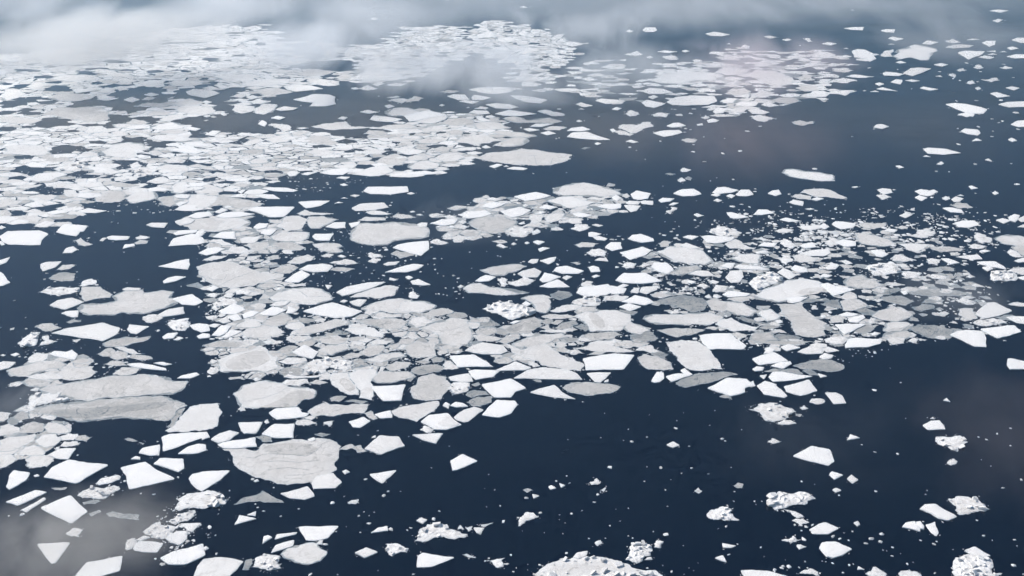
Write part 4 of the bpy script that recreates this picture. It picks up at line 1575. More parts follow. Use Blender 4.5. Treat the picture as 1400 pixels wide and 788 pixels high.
for (cover, sp, slp), zp in zones:
    AY = 1.55 if sp > 12 else 1.2            # drift has packed the fields into floes lying crosswise
    wz = [(x, y * AY) for x, y in to_world(zp, 0)]; x0, y0, x1, y1 = bbox(wz)
    nx, ny = int((x1 - x0) / sp) + 5, int((y1 - y0) / sp) + 5
    G = [(x0 + (i - 2 + rng.uniform(0.0, 1.0)) * sp, y0 + (j - 2 + rng.uniform(0.0, 1.0)) * sp) for i in range(nx) for j in range(ny)]
    rng.shuffle(G)
    # a few large floes push their neighbours away: sizes stay uneven
    P, Wt, cells = [], [], {}
    for q in G:
        u = rng.random(); r = sp * (0.95 if u < 0.16 else 0.62 if u < 0.5 else 0.36)
        gi, gj = int(q[0] // (2 * sp)), int(q[1] // (2 * sp))
        if all((q[0] - o[0]) ** 2 + (q[1] - o[1]) ** 2 > (0.75 * (r + w)) ** 2 for a in (-1, 0, 1) for b in (-1, 0, 1) for o, w in cells.get((gi + a, gj + b), ())):
            P.append(q); Wt.append(r); cells.setdefault((gi, gj), []).append((q, r))
    PA = np.array(P); WA = np.array(Wt)
    for ci, (cx, cyy) in enumerate(P):
        # ragged margin of the field
        jx = noise.noise(Vector((cx / (sp * 2.5), cyy / (sp * 2.5), 5.0))) * sp * 3.0
        jy = noise.noise(Vector((cx / (sp * 2.5), cyy / (sp * 2.5), 9.0))) * sp * 3.0
        if not inside((cx + jx, cyy + jy), wz) or hit((cx, cyy / AY), wholes): continue
        d2 = (PA[:, 0] - cx) ** 2 + (PA[:, 1] - cyy) ** 2
        idx = np.argsort(d2)[1:22]
        r = sp * 1.5 * (0.6 + Wt[ci] / sp)
        cell = [(cx + r * math.cos(a), cyy + r * math.sin(a)) for a in (k * math.pi / 6 + rng.random() * 0.4 for k in range(12))]
        gap = sp * rng.choice((0.0, 0.015, 0.03, 0.05, 0.09))
        full = list(cell)
        for i in idx:
            ux, uy = PA[i, 0] - cx, PA[i, 1] - cyy; L = math.hypot(ux, uy)
            if L < 1e-6: continue
            ux /= L; uy /= L
            sft = L * 0.5 + (Wt[ci] ** 2 - WA[i] ** 2) / (2 * L)          # power diagram: big floes keep their size
            cell = clip_half(cell, cx + ux * (sft - gap), cyy + uy * (sft - gap), ux, uy)
            full = clip_half(full, cx + ux * (sft + 0.05 * sp), cyy + uy * (sft + 0.05 * sp), ux, uy)
            if len(cell) < 3 or len(full) < 3: break
        if len(cell) < 3 or len(full) < 3 or abs(area2(cell)) < sp * sp * 0.03: continue
        cell = [(x, y / AY) for x, y in cell]; full = [(x, y / AY) for x, y in full]
        c = centroid(cell)
        # a cell mostly covered by a surveyed floe, or lying in open water, is not there
        tst = [c] + [((q[0] * 0.65 + c[0] * 0.35), (q[1] * 0.65 + c[1] * 0.35)) for q in cell]
        cov = sum(hit(q, wtr) for q in tst) / len(tst); wat = sum(hit(q, wholes) for q in tst) / len(tst)
        if wat > 0.3: continue
        if rng.random() < slp: slush.append(full)
        if cov > 0.75 or rng.random() > cover: continue
        fill.append((cell, sp))

# ------------------------------------------------------------------ one floe = one mesh
def roughen(poly, amp, minlen, rnd):
    """break straight edges by repeated midpoint displacement"""
    for _ in range(5):
        out = []; done = True
        for i in range(len(poly)):
            a, b = poly[i], poly[(i + 1) % len(poly)]
            L = math.hypot(b[0] - a[0], b[1] - a[1]); out.append(a)
            if L > minlen:
                k = rnd.gauss(0, amp) * L; k = max(-2.2 * amp * L, min(2.2 * amp * L, k))
                t = rnd.uniform(0.38, 0.62)
                out.append((a[0] + (b[0] - a[0]) * t - (b[1] - a[1]) / L * k, a[1] + (b[1] - a[1]) * t + (b[0] - a[0]) / L * k)); done = False
        poly = out
        if done: break
    return poly
def chaikin(poly, q=0.25):
    out = []
    for i in range(len(poly)):
        a, b = poly[i], poly[(i + 1) % len(poly)]
        out += [(a[0] * (1 - q) + b[0] * q, a[1] * (1 - q) + b[1] * q), (a[0] * q + b[0] * (1 - q), a[1] * q + b[1] * (1 - q))]
    return out
def inset(poly, d):
    n = len(poly); out = []
    for i in range(n):
        p, a, b = poly[i], poly[i - 1], poly[(i + 1) % n]
        e1 = (p[0] - a[0], p[1] - a[1]); e2 = (b[0] - p[0], b[1] - p[1])
        l1 = math.hypot(*e1) or 1e-9; l2 = math.hypot(*e2) or 1e-9
        nx, ny = -(e1[1] / l1 + e2[1] / l2), (e1[0] / l1 + e2[0] / l2)
        L = math.hypot(nx, ny) or 1e-9
        out.append((p[0] + nx / L * d, p[1] + ny / L * d))
    return out
def floe_mesh(poly, kind, tone, fb, relief, fine, rnd, m):
    """poly: world outline (counter-clockwise); returns verts, faces, tone, bare.  m: metres per pixel there"""
    if area2(poly) < 0: poly = poly[::-1]
    A = area2(poly); size = math.sqrt(max(A, 0.01))
    if kind in 'gtG':
        poly = roughen(poly, 0.075, size * 0.25, rnd)
    elif kind == 'f': poly = roughen(poly, 0.10, size * 0.3, rnd)
    elif kind in 'rR': poly = roughen(poly, 0.10, size * 0.3, rnd)
    else: poly = chaikin(poly, 0.05)
    amp = {'w': 0.022, 'g': 0.085, 't': 0.085, 'r': 0.13, 'R': 0.10, 'G': 0.10, 'f': 0.09, 'd': 0.12}[kind]
    poly = roughen(poly, amp, max(size * (0.05 if fine else 0.2), m * (1.3 if fine else 2.5)), rnd)
    n = len(poly)
    # ring 0 under water, ring 1 top edge, ring 2 just inside
    wl = inset(poly, -0.10 * fb); i1 = []
    if kind in 'gtfG' and size > 4 * m:
        i1 = inset(poly, min(0.07 * size, 1.1 * m)); i1 = [q for q, k_ in zip(i1, inside_many(i1, poly)) if k_]
    V, T, B = [], [], []
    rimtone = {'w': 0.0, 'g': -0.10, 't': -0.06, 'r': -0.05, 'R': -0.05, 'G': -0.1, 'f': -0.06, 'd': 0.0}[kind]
    rb = {'w': 0.14, 'g': 0.75, 't': 0.6, 'r': 0.35, 'R': 0.3, 'G': 0.5, 'f': 0.75, 'd': 0.1}[kind]  # rim strength, raised on grey floes to paint dark edge shade too
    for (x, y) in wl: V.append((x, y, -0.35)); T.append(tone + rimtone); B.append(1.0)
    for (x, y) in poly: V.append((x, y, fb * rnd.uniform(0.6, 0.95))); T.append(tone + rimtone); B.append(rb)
    Fc = [(i, (i + 1) % n, n + (i + 1) % n, n + i) for i in range(n)]
    # top surface: constrained triangulation of the outline with inner points
    x0, y0, x1, y1 = bbox(poly)
    inner = list(i1); n1 = len(i1)
    st = {0: size / 2.4, 1: size / (8.5 if kind in 'rRG' else 5.0), 2: size / (15 if kind in 'RG' else 11 if kind == 'r' else 6.0)}[fine]
    st = max(st, 0.8)
    nx, ny = int((x1 - x0) / st) + 1, int((y1 - y0) / st) + 1
    shr = inset(poly, st * 0.35)
    cand = [(x0 + (i + rnd.uniform(0.1, 0.9)) * st, y0 + (j + rnd.uniform(0.1, 0.9)) * st) for i in range(nx + 1) for j in range(ny + 1)]
    ok = inside_many(cand, shr) & inside_many(cand, poly)
    inner += [q for q, k_ in zip(cand, ok) if k_]
    pts = [Vector(p) for p in poly] + [Vector(q) for q in inner]
    ed = [(i, (i + 1) % n) for i in range(n)]
    r = delaunay_2d_cdt(pts, ed, [], 1, 1e-4)
    cv, cf, ov = r[0], r[2], r[3]
    base = len(V); mp = {}
    PX = np.array(poly)
    for i, v in enumerate(cv):
        src = [o for o in ov[i] if o < n]
        if src: mp[i] = n + src[0]; continue
        de = math.sqrt(float(np.min((PX[:, 0] - v.x) ** 2 + (PX[:, 1] - v.y) ** 2)))
        e = min(1.0, de / (0.18 * size))
        if kind in 'rR':
            big = noise.noise(Vector((v.x * 0.13, v.y * 0.13, 3.1)))
            h = 0.25 + 0.7 * max(0.0, big) + (rnd.uniform(0.3, 0.9) if rnd.random() < 0.16 + 0.5 * max(0.0, big) else rnd.uniform(0, 0.12))
            z = fb + relief * e * h
            tt = tone + rnd.choice((-0.16, -0.06, 0.0, 0.03, 0.05))
        elif kind == 'G':
            k_ = max(0.0, 1 - de / (0.3 * size))
            z = fb + relief * e * (0.15 + k_ * rnd.random()); tt = tone + 0.12 * k_
        elif kind == 'w':
            z = fb + 0.10 * noise.noise(Vector((v.x * 0.09, v.y * 0.09, 1.0))); tt = tone
        elif kind == 'd':
            z = fb + relief * rnd.random(); tt = tone
        else:
            z = fb + 0.03 * noise.noise(Vector((v.x * 0.12, v.y * 0.12, 2.0))); tt = tone
        mp[i] = len(V); V.append((v.x, v.y, z)); T.append(tt); B.append(0.08 if ov[i] and n <= ov[i][0] < n + n1 else 0.0)
    for fc in cf: Fc.append(tuple(mp[i] for i in fc))
    return V, Fc, T, B

def block(x, y, z, s, rnd):
    """one broken slab of ice, tilted"""
    a, b_, c = s * rnd.uniform(0.6, 1.0), s * rnd.uniform(0.35, 0.7), s * rnd.uniform(0.12, 0.28)
    from mathutils import Euler
    R_ = Euler((rnd.gauss(0, 0.26), rnd.gauss(0, 0.26), rnd.uniform(0, 6.28))).to_matrix()
    k = rnd.uniform(0.6, 1.0); j = rnd.uniform(0.6, 1.0)
    P = []
    for sz in (-1, 1):
        for sx, sy in ((-1, -1), (1, -k), (j, 1), (-k, j)):
            q = R_ @ Vector((sx * a * 0.5, sy * b_ * 0.5, sz * c * 0.5)); P.append((x + q.x, y + q.y, z + q.z))
    return P, [(3, 2, 1, 0), (4, 5, 6, 7), (0, 1, 5, 4), (1, 2, 6, 5), (2, 3, 7, 6), (3, 0, 4, 7)]
def rubble_spots(poly, n, rnd):
    x0, y0, x1, y1 = bbox(poly); out = []; c = centroid(poly); t = 0
    while len(out) < n and t < n * 30:
        t += 1; q = (rnd.uniform(x0, x1), rnd.uniform(y0, y1))
        if not inside(q, poly): continue
        far_ = (q[0] + (q[0] - c[0]) * 0.5, q[1] + (q[1] - c[1]) * 0.5)
        if inside(far_, poly) and rnd.random() < 0.6: continue       # more along the rim than in the middle
        out.append(q)
    return out
def make_obj(name, V, Fc, T, B, loc, parent=None):
    me = bpy.data.meshes.new(name)
    me.from_pydata([(x - loc[0], y - loc[1], z - loc[2]) for x, y, z in V], [], Fc); me.update()
    for nm, arr in (('tone', T), ('bare_shade', B)):
        a = me.attributes.new(nm, 'FLOAT', 'POINT'); a.data.foreach_set('value', np.array(arr, dtype=np.float32))
    me.materials.append(M_ICE)
    o = bpy.data.objects.new(name, me); C.objects.link(o)
    o.location = loc
    return o
def strip(line, w, z):
    """thin ribbon along a world polyline, tapering at both ends"""
    pts = []
    for i in range(len(line) - 1):
        a, b = line[i], line[i + 1]
        for s in range(5): pts.append((a[0] + (b[0] - a[0]) * s / 5, a[1] + (b[1] - a[1]) * s / 5))
    pts.append(line[-1]); L = len(pts); V, Fc = [], []
    wob = [rng.gauss(0, w * 0.5) for _ in range(L)]
    for i, p in enumerate(pts):
        a, b = pts[max(0, i - 1)], pts[min(L - 1, i + 1)]
        dx, dy = b[0] - a[0], b[1] - a[1]; l = math.hypot(dx, dy) or 1
        nx, ny = -dy / l, dx / l; ww = w * (0.25 + 0.75 * math.sin(math.pi * (i + 0.5) / L)) * rng.uniform(0.5, 1.2)
        cx, cyy = p[0] + nx * wob[i], p[1] + ny * wob[i]
        V += [(cx + nx * ww, cyy + ny * ww, z), (cx - nx * ww, cyy - ny * ww, z)]
    for i in range(L - 1): Fc.append((2 * i, 2 * i + 1, 2 * i + 3, 2 * i + 2))
    return V, Fc

items = []
for r in rec:
    k = r['kind']
    fb = {'w': rng.uniform(0.65, 1.15), 'g': rng.uniform(0.22, 0.36), 't': rng.uniform(0.06, 0.12), 'r': rng.uniform(0.35, 0.55), 'R': 0.6, 'G': 0.4}[k]
    c = centroid(r['poly'])
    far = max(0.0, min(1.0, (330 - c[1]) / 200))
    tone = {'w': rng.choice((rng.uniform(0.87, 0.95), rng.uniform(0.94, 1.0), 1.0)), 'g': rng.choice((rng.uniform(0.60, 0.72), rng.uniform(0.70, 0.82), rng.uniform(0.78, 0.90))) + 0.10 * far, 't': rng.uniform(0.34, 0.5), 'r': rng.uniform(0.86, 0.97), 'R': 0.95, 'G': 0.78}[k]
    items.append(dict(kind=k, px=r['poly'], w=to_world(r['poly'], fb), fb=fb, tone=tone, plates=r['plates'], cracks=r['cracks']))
def to_px(x, y, z=0):
    dz = z - H; d = y * CP - dz * SP; u = y * SP + dz * CP
    return (700 + F * x / d, 394 - F * u / d)
for cell, sp in fill:
    k = 'f' if sp < 18 or rng.random() < 0.7 else 'w'
    fb = rng.uniform(0.14, 0.2) if k == 'f' else rng.uniform(0.25, 0.4)
    px = [to_px(*q) for q in cell]
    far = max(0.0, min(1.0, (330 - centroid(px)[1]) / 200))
    tone = (rng.choice((0.52, 0.66, 0.72, 0.76, 0.82)) + 0.21 * far) if k == 'f' else rng.uniform(0.9, 1.0)  # far floes whiter, tone also raised against cloud shadow and mist
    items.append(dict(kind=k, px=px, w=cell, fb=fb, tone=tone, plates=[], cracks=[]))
def vis_area(px):
    q = px
    for mx, my, nx, ny in ((0, 0, -1, 0), (1400, 0, 1, 0), (0, 0, 0, -1), (0, 788, 0, 1)):
        q = clip_half(q, mx, my, nx, ny)
        if len(q) < 3: return 0.0
    return abs(area2(q))
for it in items:
    it['va'] = vis_area(it['px']); it['c'] = centroid(it['px'])
items = [it for it in items if it['va'] > 0]
order = sorted(items, key=lambda it: -it['va'])
for i, it in enumerate(order): it['rank'] = i
NUM = 300
things = order[:NUM]
rest = order[NUM:]
things_set = set(id(t) for t in things)
# ---- labels: landmarks by name, the others by look and by where they lie from the nearest landmark
LAND = [
 (394, 629, 'very large cracked grey floe, biggest of all, at lower left', 'the biggest cracked grey floe'),
 (157, 559, 'long grey slab with a darker band along it, at lower left', 'the long banded grey slab'),
 (158, 530, 'long pale grey slab lying directly above the banded slab at lower left', None),
 (812, 778, 'grey floe with rubble along its rim, cut by the bottom edge', 'the rubble-rimmed bottom floe'),
 (371, 540, 'large grey floe with a diagonal crack above the white block row', 'the diagonally cracked floe'),
 (180, 414, 'large ragged grey floe of forked outline near the left edge', 'the forked grey floe at left'),
 (318, 376, 'broad cracked grey raft of floe left of centre', 'the broad cracked raft left of centre'),
 (528, 318, 'broad flat grey floe above the dark lead, left of centre', 'the broad floe above the lead'),
 (719, 215, 'big lone pale floe pointed at both ends, in dark upper centre water', 'the lone pointed floe at upper centre'),
 (101, 643, 'large bright white kite-shaped slab at lower left', 'the white kite-shaped slab'),
 (196, 649, 'large bright white arrowhead slab below the cluster at lower left', 'the white arrowhead slab'),
 (90, 696, 'bright white diamond slab touching the cloud at lower left', 'the white diamond slab'),
 (73, 752, 'white downward-pointing triangle floe dimmed by cloud at bottom left', 'the triangle in the cloud'),
 (296, 776, 'large white slab cut by the bottom edge at lower left', 'the white slab at the bottom edge'),
 (124, 453, 'long bright white lens-shaped slab near the left edge', 'the long white lens slab at left'),
 (32, 324, 'bright white slab touching the left edge of the picture', 'the white slab at the left edge'),
 (696, 423, 'glittering lozenge of crushed white ice in the central water', 'the glittering central lozenge'),
 (987, 467, 'bright white parallelogram slab right of centre', 'the white parallelogram slab'),
 (1098, 438, 'tall grey parallelogram floe with a cross crack, right of centre', 'the tall grey parallelogram floe'),
 (750, 511, 'bright white half-moon slab at the lower rim of the central pack', 'the white half-moon slab'),
 (533, 535, 'bright white upturned trapezoid block in the central pack', 'the upturned white trapezoid'),
 (599, 728, 'humped rough white floe alone in the bottom centre water', 'the humped floe at bottom centre'),
 (589, 765, 'flat bright white wedge floe just under the humped one at bottom centre', None),
 (1077, 682, 'white floe with a hump and a sharp tail at lower right', 'the hump-and-tail floe'),
 (1331, 775, 'round lump of piled ice at the bottom right corner', 'the round lump at bottom right'),
 (1323, 690, 'rough white four-cornered floe at right above the round lump', None),
 (1116, 622, 'lone clean white floe in the lower right open water', 'the lone white floe at lower right'),
 (1056, 562, 'greyish rubble floe just below the pack, right of centre', 'the grey rubble floe below the pack'),
 (873, 755, 'craggy upright ice block beside the rubble-rimmed floe at the bottom', None),
 (801, 260, 'long pale floe with rounded top right of the upper dark lead', 'the long round-topped pale floe'),
 (1275, 453, 'dark grey thin floe at the right end of the pack', 'the dark thin floe at right'),
 (1106, 239, 'lone pale strip of floe in dark water at right', 'the lone pale strip at right'),
 (1251, 72, 'ragged pale floe in the far scatter at upper right', 'the ragged far floe at upper right'),
 (435, 136, 'pale leaf-shaped floe in the dark far lead, upper left', 'the leaf-shaped far floe'),
 (938, 105, 'long pale floe at the left of the misty far field', 'the long floe in far mist'),
 (372, 288, 'bright white trapezoid slab under the small dark pool, left', 'the white trapezoid below the pool'),
 (108, 155, 'long pale floe above the dark gap, far left', 'the long pale floe at far left'),
 (1323, 148, 'bright white floe with notched underside at far right', 'the notched white floe at far right'),
 (527, 260, 'bright white blunt bar of floe in the dark lead, centre left', 'the blunt white bar in the lead'),
 (937, 349, 'large smooth grey floe pointed at left, right of centre', 'the pointed grey floe right of centre'),
 (1209, 367, 'rough greyish rubble floe of blunt wedge shape at right', 'the blunt rubble wedge at right'),
 (433, 727, 'bright white upturned trapezoid slab at the bottom left of centre', 'the lower white trapezoid'),
 (631, 631, 'single small white floe alone in dark water below centre', None),
 (104, 226, 'patch of crushed bluish white rubble in the left pack', 'the bluish rubble patch at left'),
 (1300, 604, 'white five-cornered rubble floe in open water at right', None),
 (585, 161, 'pale broad floe at the top of the central far pack', 'the broad floe atop the centre pack'),
 (512, 97, 'large pale floe dimmed by mist, far upper centre', 'the mist-dimmed far floe'),
]
def corners(px):
    """count of marked corners of the outline as seen"""
    n = len(px); k = 0
    for i in range(n):
        a, b, c = px[i - 1], px[i], px[(i + 1) % n]
        u = (b[0] - a[0], b[1] - a[1]); v = (c[0] - b[0], c[1] - b[1])
        lu, lv = math.hypot(*u), math.hypot(*v)
        if min(lu, lv) < 3: continue
        if math.degrees(math.acos(max(-1, min(1, (u[0] * v[0] + u[1] * v[1]) / (lu * lv))))) > 22: k += 1
    return k
def look(it):
    b = bbox(it['px']); asp = (b[2] - b[0]) / max(1.0, b[3] - b[1])
    size = 'very large' if it['va'] > 1500 else 'large' if it['va'] > 950 else 'mid-sized' if it['va'] > 560 else 'small'
    tone = {'w': 'bright white', 'g': 'dull grey' if it['tone'] < 0.74 else 'pale grey', 't': 'dark wet grey', 'r': 'rough rubbly', 'R': 'rough rubbly', 'G': 'rough rubbly'}.get(it['kind']) or ('grey' if it['tone'] < 0.75 else 'off-white')
    k = corners(it['px'])
    shape = 'long thin' if asp > 4.6 else {3: 'triangular', 4: 'four-sided', 5: 'five-sided'}.get(k, 'rounded' if k < 3 else 'many-sided')
    return '%s %s %s' % (size, tone, shape)
marks = []
for (lx, ly, full, short) in LAND:
    it = min(things, key=lambda t: (t['c'][0] - lx) ** 2 + 4 * (t['c'][1] - ly) ** 2)
    if 'label' in it or math.hypot(it['c'][0] - lx, it['c'][1] - ly) > 25: print('landmark missed', lx, ly); continue
    it['label'] = full
    if short: marks.append((it['c'][0], it['c'][1], short))
DIRS = ['right of', 'down-right of', 'below', 'down-left of', 'left of', 'up-left of', 'above', 'up-right of']
keyed = {}
for it in things:
    if 'label' in it: continue
    x, y = it['c']
    mk = sorted(marks, key=lambda m_: math.hypot(x - m_[0], 1.8 * (y - m_[1])))[0]
    dx, dy = x - mk[0], 1.5 * (y - mk[1])
    d8 = DIRS[int(round(math.atan2(dy, dx) / (math.pi / 4))) % 8]
    keyed.setdefault((look(it), d8, mk[2]), []).append((math.hypot(x - mk[0], 1.8 * (y - mk[1])), it))
ORD = ['nearest', 'second nearest', 'third nearest', 'fourth nearest', 'fifth nearest', 'sixth nearest', 'seventh nearest']
for (lo_, d8, nm), lst in keyed.items():
    lst.sort(key=lambda q: q[0])
    for i, (dist, it) in enumerate(lst):
        if len(lst) == 1: it['label'] = '%s floe %s %s' % (lo_, d8, nm)
        else: it['label'] = '%s floe, %s %s %s' % (lo_, ORD[i] if i < len(ORD) else 'farthest', d8, nm)
        if len(it['label'].split()) > 16: print('long label', it['label'])
print('distinct labels', len(set(t['label'] for t in things)))

for i, it in enumerate(things):
    rnd = random.Random(1000 + int(it['c'][0] * 7 + it['c'][1] * 131))
    m = mpp(*it['c']); kind = it['kind']
    relief = {'r': 0.4, 'R': 1.3, 'G': 0.6}.get(kind, 0)
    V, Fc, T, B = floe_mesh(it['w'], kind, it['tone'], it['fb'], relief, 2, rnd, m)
    wc = centroid(it['w']); loc = (wc[0], wc[1], 0.0)
    blocks = []
    if kind in 'rRG':
        sz = math.sqrt(abs(area2(it['w'])))
        for q in rubble_spots(it['w'], {'r': 9, 'R': 18, 'G': 34}[kind], rnd):
            bs = min(sz * 0.24, m * 11) * min(1.15, 0.3 + rnd.expovariate(2.4))
            blocks.append((block(q[0], q[1], it['fb'] + bs * 0.16 + (0.9 * rnd.random() if kind == 'R' else 0.1), bs, rnd), rnd.uniform(0.82, 1.0)))
        if kind == 'r':
            for (BV, BF), bt in blocks:
                k0 = len(V); V += BV; Fc += [tuple(j + k0 for j in f_) for f_ in BF]; T += [bt] * 8; B += [0.25] * 4 + [0.0] * 4
            blocks = []
    o = make_obj('rubble_floe' if kind in 'rRG' else 'ice_floe', V, Fc, T, B, loc)
    o['label'] = it.get('label', 'drifting sea ice floe %d' % i); o['category'] = 'ice floe'; o['group'] = 'drifting ice floes'
    for (BV, BF), bt in blocks:
        c = make_obj('ice_block', BV, BF, [bt] * 8, [0.25] * 4 + [0.0] * 4, loc); c.location = (0, 0, 0); c.parent = o
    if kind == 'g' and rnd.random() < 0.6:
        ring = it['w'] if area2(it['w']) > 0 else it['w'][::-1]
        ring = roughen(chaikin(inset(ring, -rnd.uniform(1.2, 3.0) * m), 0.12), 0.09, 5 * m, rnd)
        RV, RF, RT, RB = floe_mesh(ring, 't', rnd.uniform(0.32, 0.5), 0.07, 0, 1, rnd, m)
        c = make_obj('wet_shade_rim', RV, RF, RT, RB, loc); c.location = (0, 0, 0); c.parent = o  # thin wet margin, its dark tone also painting shade between floes
    for pl in it['plates']:
        wp = to_world(pl, it['fb'] + 0.05)
        if area2(wp) < 0: wp = wp[::-1]
        wp = roughen(chaikin(wp), 0.04, 2.5, rnd)
        n = len(wp); zt = it['fb'] + 0.09
        PV = [(x, y, it['fb'] - 0.05) for x, y in wp] + [(x, y, zt) for x, y in wp]
        PF = [(j, (j + 1) % n, n + (j + 1) % n, n + j) for j in range(n)]
        r_ = delaunay_2d_cdt([Vector(p) for p in wp], [(j, (j + 1) % n) for j in range(n)], [], 1, 1e-4)
        mp = {j: n + r_[3][j][0] for j in range(len(r_[0])) if r_[3][j]}
        PF += [tuple(mp[j] for j in fc) for fc in r_[2] if all(j in mp for j in fc)]
        c = make_obj('refrozen_plate', PV, PF, [it['tone'] - 0.13] * len(PV), [0.0] * len(PV), loc)
        c.location = (0, 0, 0); c.parent = o
        c['label'] = 'smoother, darker grey plate frozen into the floe'
    for cr in it['cracks']:
        SV, SF = strip(to_world(cr, it['fb'] + 0.05), 0.42 * m, it['fb'] + 0.06)
        c = make_obj('crack', SV, SF, [0.3] * len(SV), [0.3] * len(SV), loc)
        c.location = (0, 0, 0); c.parent = o

# everything smaller, past the count: one mass
MV, MF, MT, MB_ = [], [], [], []
def add_mass(V, Fc, T, B):
    b = len(MV); MV.extend(V); MF.extend(tuple(i + b for i in f) for f in Fc); MT.extend(T); MB_.extend(B)
for it in rest:
    rnd = random.Random(5000 + it['rank']); m = mpp(*it['c']); kind = it['kind']
    relief = {'r': 0.4, 'R': 1.0, 'G': 0.6}.get(kind, 0)
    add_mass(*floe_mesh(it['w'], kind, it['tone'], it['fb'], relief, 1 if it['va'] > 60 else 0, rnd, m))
def chunk(x, y, w, rnd, tone=None):
    n = rnd.randint(4, 6); a0 = rnd.random() * 6.28; asp = rnd.uniform(0.4, 1.0); ang = rnd.random() * 3.14
    P = []
    for k in range(n):
        a = a0 + k * 2 * math.pi / n + rnd.uniform(-0.3, 0.3); rr = w * 0.5 * rnd.uniform(0.7, 1.1)
        u, v = rr * math.cos(a), rr * math.sin(a) * asp
        P.append((x + u * math.cos(ang) - v * math.sin(ang), y + u * math.sin(ang) + v * math.cos(ang)))
    fb = min(0.5, 0.12 * w); t = tone if tone is not None else rnd.choice((0.7, 0.86, 0.94, 1.0, 1.0))
    V = [(a, b, -0.2) for a, b in P] + [(a * 0.9 + x * 0.1, b * 0.9 + y * 0.1, fb * rnd.uniform(0.6, 1.2)) for a, b in P] + [(x + rnd.uniform(-.15, .15) * w, y + rnd.uniform(-.15, .15) * w, fb * rnd.uniform(0.9, 2.2))]
    Fc = [(k, (k + 1) % n, n + (k + 1) % n, n + k) for k in range(n)] + [(n + k, n + (k + 1) % n, 2 * n) for k in range(n)]
    add_mass(V, Fc, [t] * len(V), [0.7] * n + [0.15] * (n + 1))
for (px, py, w) in dots:
    x, y = at(px, py); chunk(x, y, w * mpp(px, py) * 1.05, rng)
for (den, sp), bp in brash:
    wb = to_world(bp, 0); x0, y0, x1, y1 = bbox(wb)
    k = int(den * (x1 - x0) * (y1 - y0) / (sp * sp))
    for _ in range(k):
        q = (rng.uniform(x0, x1), rng.uniform(y0, y1))
        if inside(q, wb) and not hit(q, wtr) and noise.noise(Vector((q[0] * 0.05, q[1] * 0.05, 0.5))) > rng.uniform(-0.35, 0.3): chunk(q[0], q[1], sp * min(2.6, 0.3 + rng.expovariate(1.9)), rng)
# crumbs along the floe edges: many and grey round the worn floes, few round the clean slabs
for it in items:
    m = mpp(*it['c']); n = len(it['w']); k = it['kind']
    per = sum(math.hypot(it['w'][i][0] - it['w'][i - 1][0], it['w'][i][1] - it['w'][i - 1][1]) for i in range(n)) / m
    cnt = per * {'w': 0.035, 'g': 0.16, 't': 0.10, 'r': 0.16, 'R': 0.12, 'G': 0.2, 'f': 0.05}[k] * (0.35 if it['c'][1] < 130 else 1.0)
    s = 1 if area2(it['w']) > 0 else -1
    for _ in range(int(cnt * rng.uniform(0.3, 1.7))):
        i = rng.randrange(n); a, b = it['w'][i], it['w'][(i + 1) % n]; t = rng.random()
        L = math.hypot(b[0] - a[0], b[1] - a[1]) or 1
        d = abs(rng.gauss(0, 1.6 if k in 'gtf' else 2.6)) * m + 0.2 * m
        q = (a[0] + (b[0] - a[0]) * t + s * (b[1] - a[1]) / L * d, a[1] + (b[1] - a[1]) * t - s * (b[0] - a[0]) / L * d)
        if not hit(q, wtr): chunk(q[0], q[1], m * min(4.5, 0.8 + rng.expovariate(1.1)), rng, max(0.3, min(1.0, it['tone'] + rng.uniform(-0.25, 0.05))))
# thin new ice and slush between the floes of the packed fields
for cell in slush:
    if area2(cell) < 0: cell = cell[::-1]
    cell = roughen(cell, 0.05, 6.0, rng); t = rng.uniform(0.3, 0.6); z = rng.uniform(0.02, 0.06); c = centroid(cell); n = len(cell)
    V = [(x, y, z) for x, y in cell] + [(c[0], c[1], z)]
    add_mass(V, [(k, (k + 1) % n, n) for k in range(n)], [t] * (n + 1), [0.2] * (n + 1))
mass = make_obj('small_drift_ice', MV, MF, MT, MB_, (0, 0, 0))
mass['kind'] = 'stuff'; mass['label'] = 'countless small floes and crumbs of brash ice drifting between the larger floes'
print('things', len(things), 'rest', len(rest), 'fill', len(fill), 'smallest', things[-1]['va'], 'tris', len(MF))


# ------------------------------------------------------------------ air: even haze, and low shreds of cloud
def haze_box():
    m, nt, out = mat('haze_air')
    v = nd(nt, 'ShaderNodeVolumePrincipled')
    v.inputs['Color'].default_value = (0.42, 0.73, 1.0, 1)
    v.inputs['Density'].default_value = HAZE
    v.inputs['Anisotropy'].default_value = 0.2
    lk(nt, v.outputs[0], out.inputs['Volume'])
    r, zt = R_SEA + 500, H + 30
    V = [(sx * r, sy * r, z) for z in (-2, zt) for sx, sy in ((-1, -1), (1, -1), (1, 1), (-1, 1))]
    o = link('haze', V, [(3, 2, 1, 0), (4, 5, 6, 7), (0, 1, 5, 4), (1, 2, 6, 5), (2, 3, 7, 6), (3, 0, 4, 7)], m)
    o['kind'] = 'stuff'; o['label'] = 'thin pale haze filling the air over the sea'
HAZE = 0.000043
haze_box()

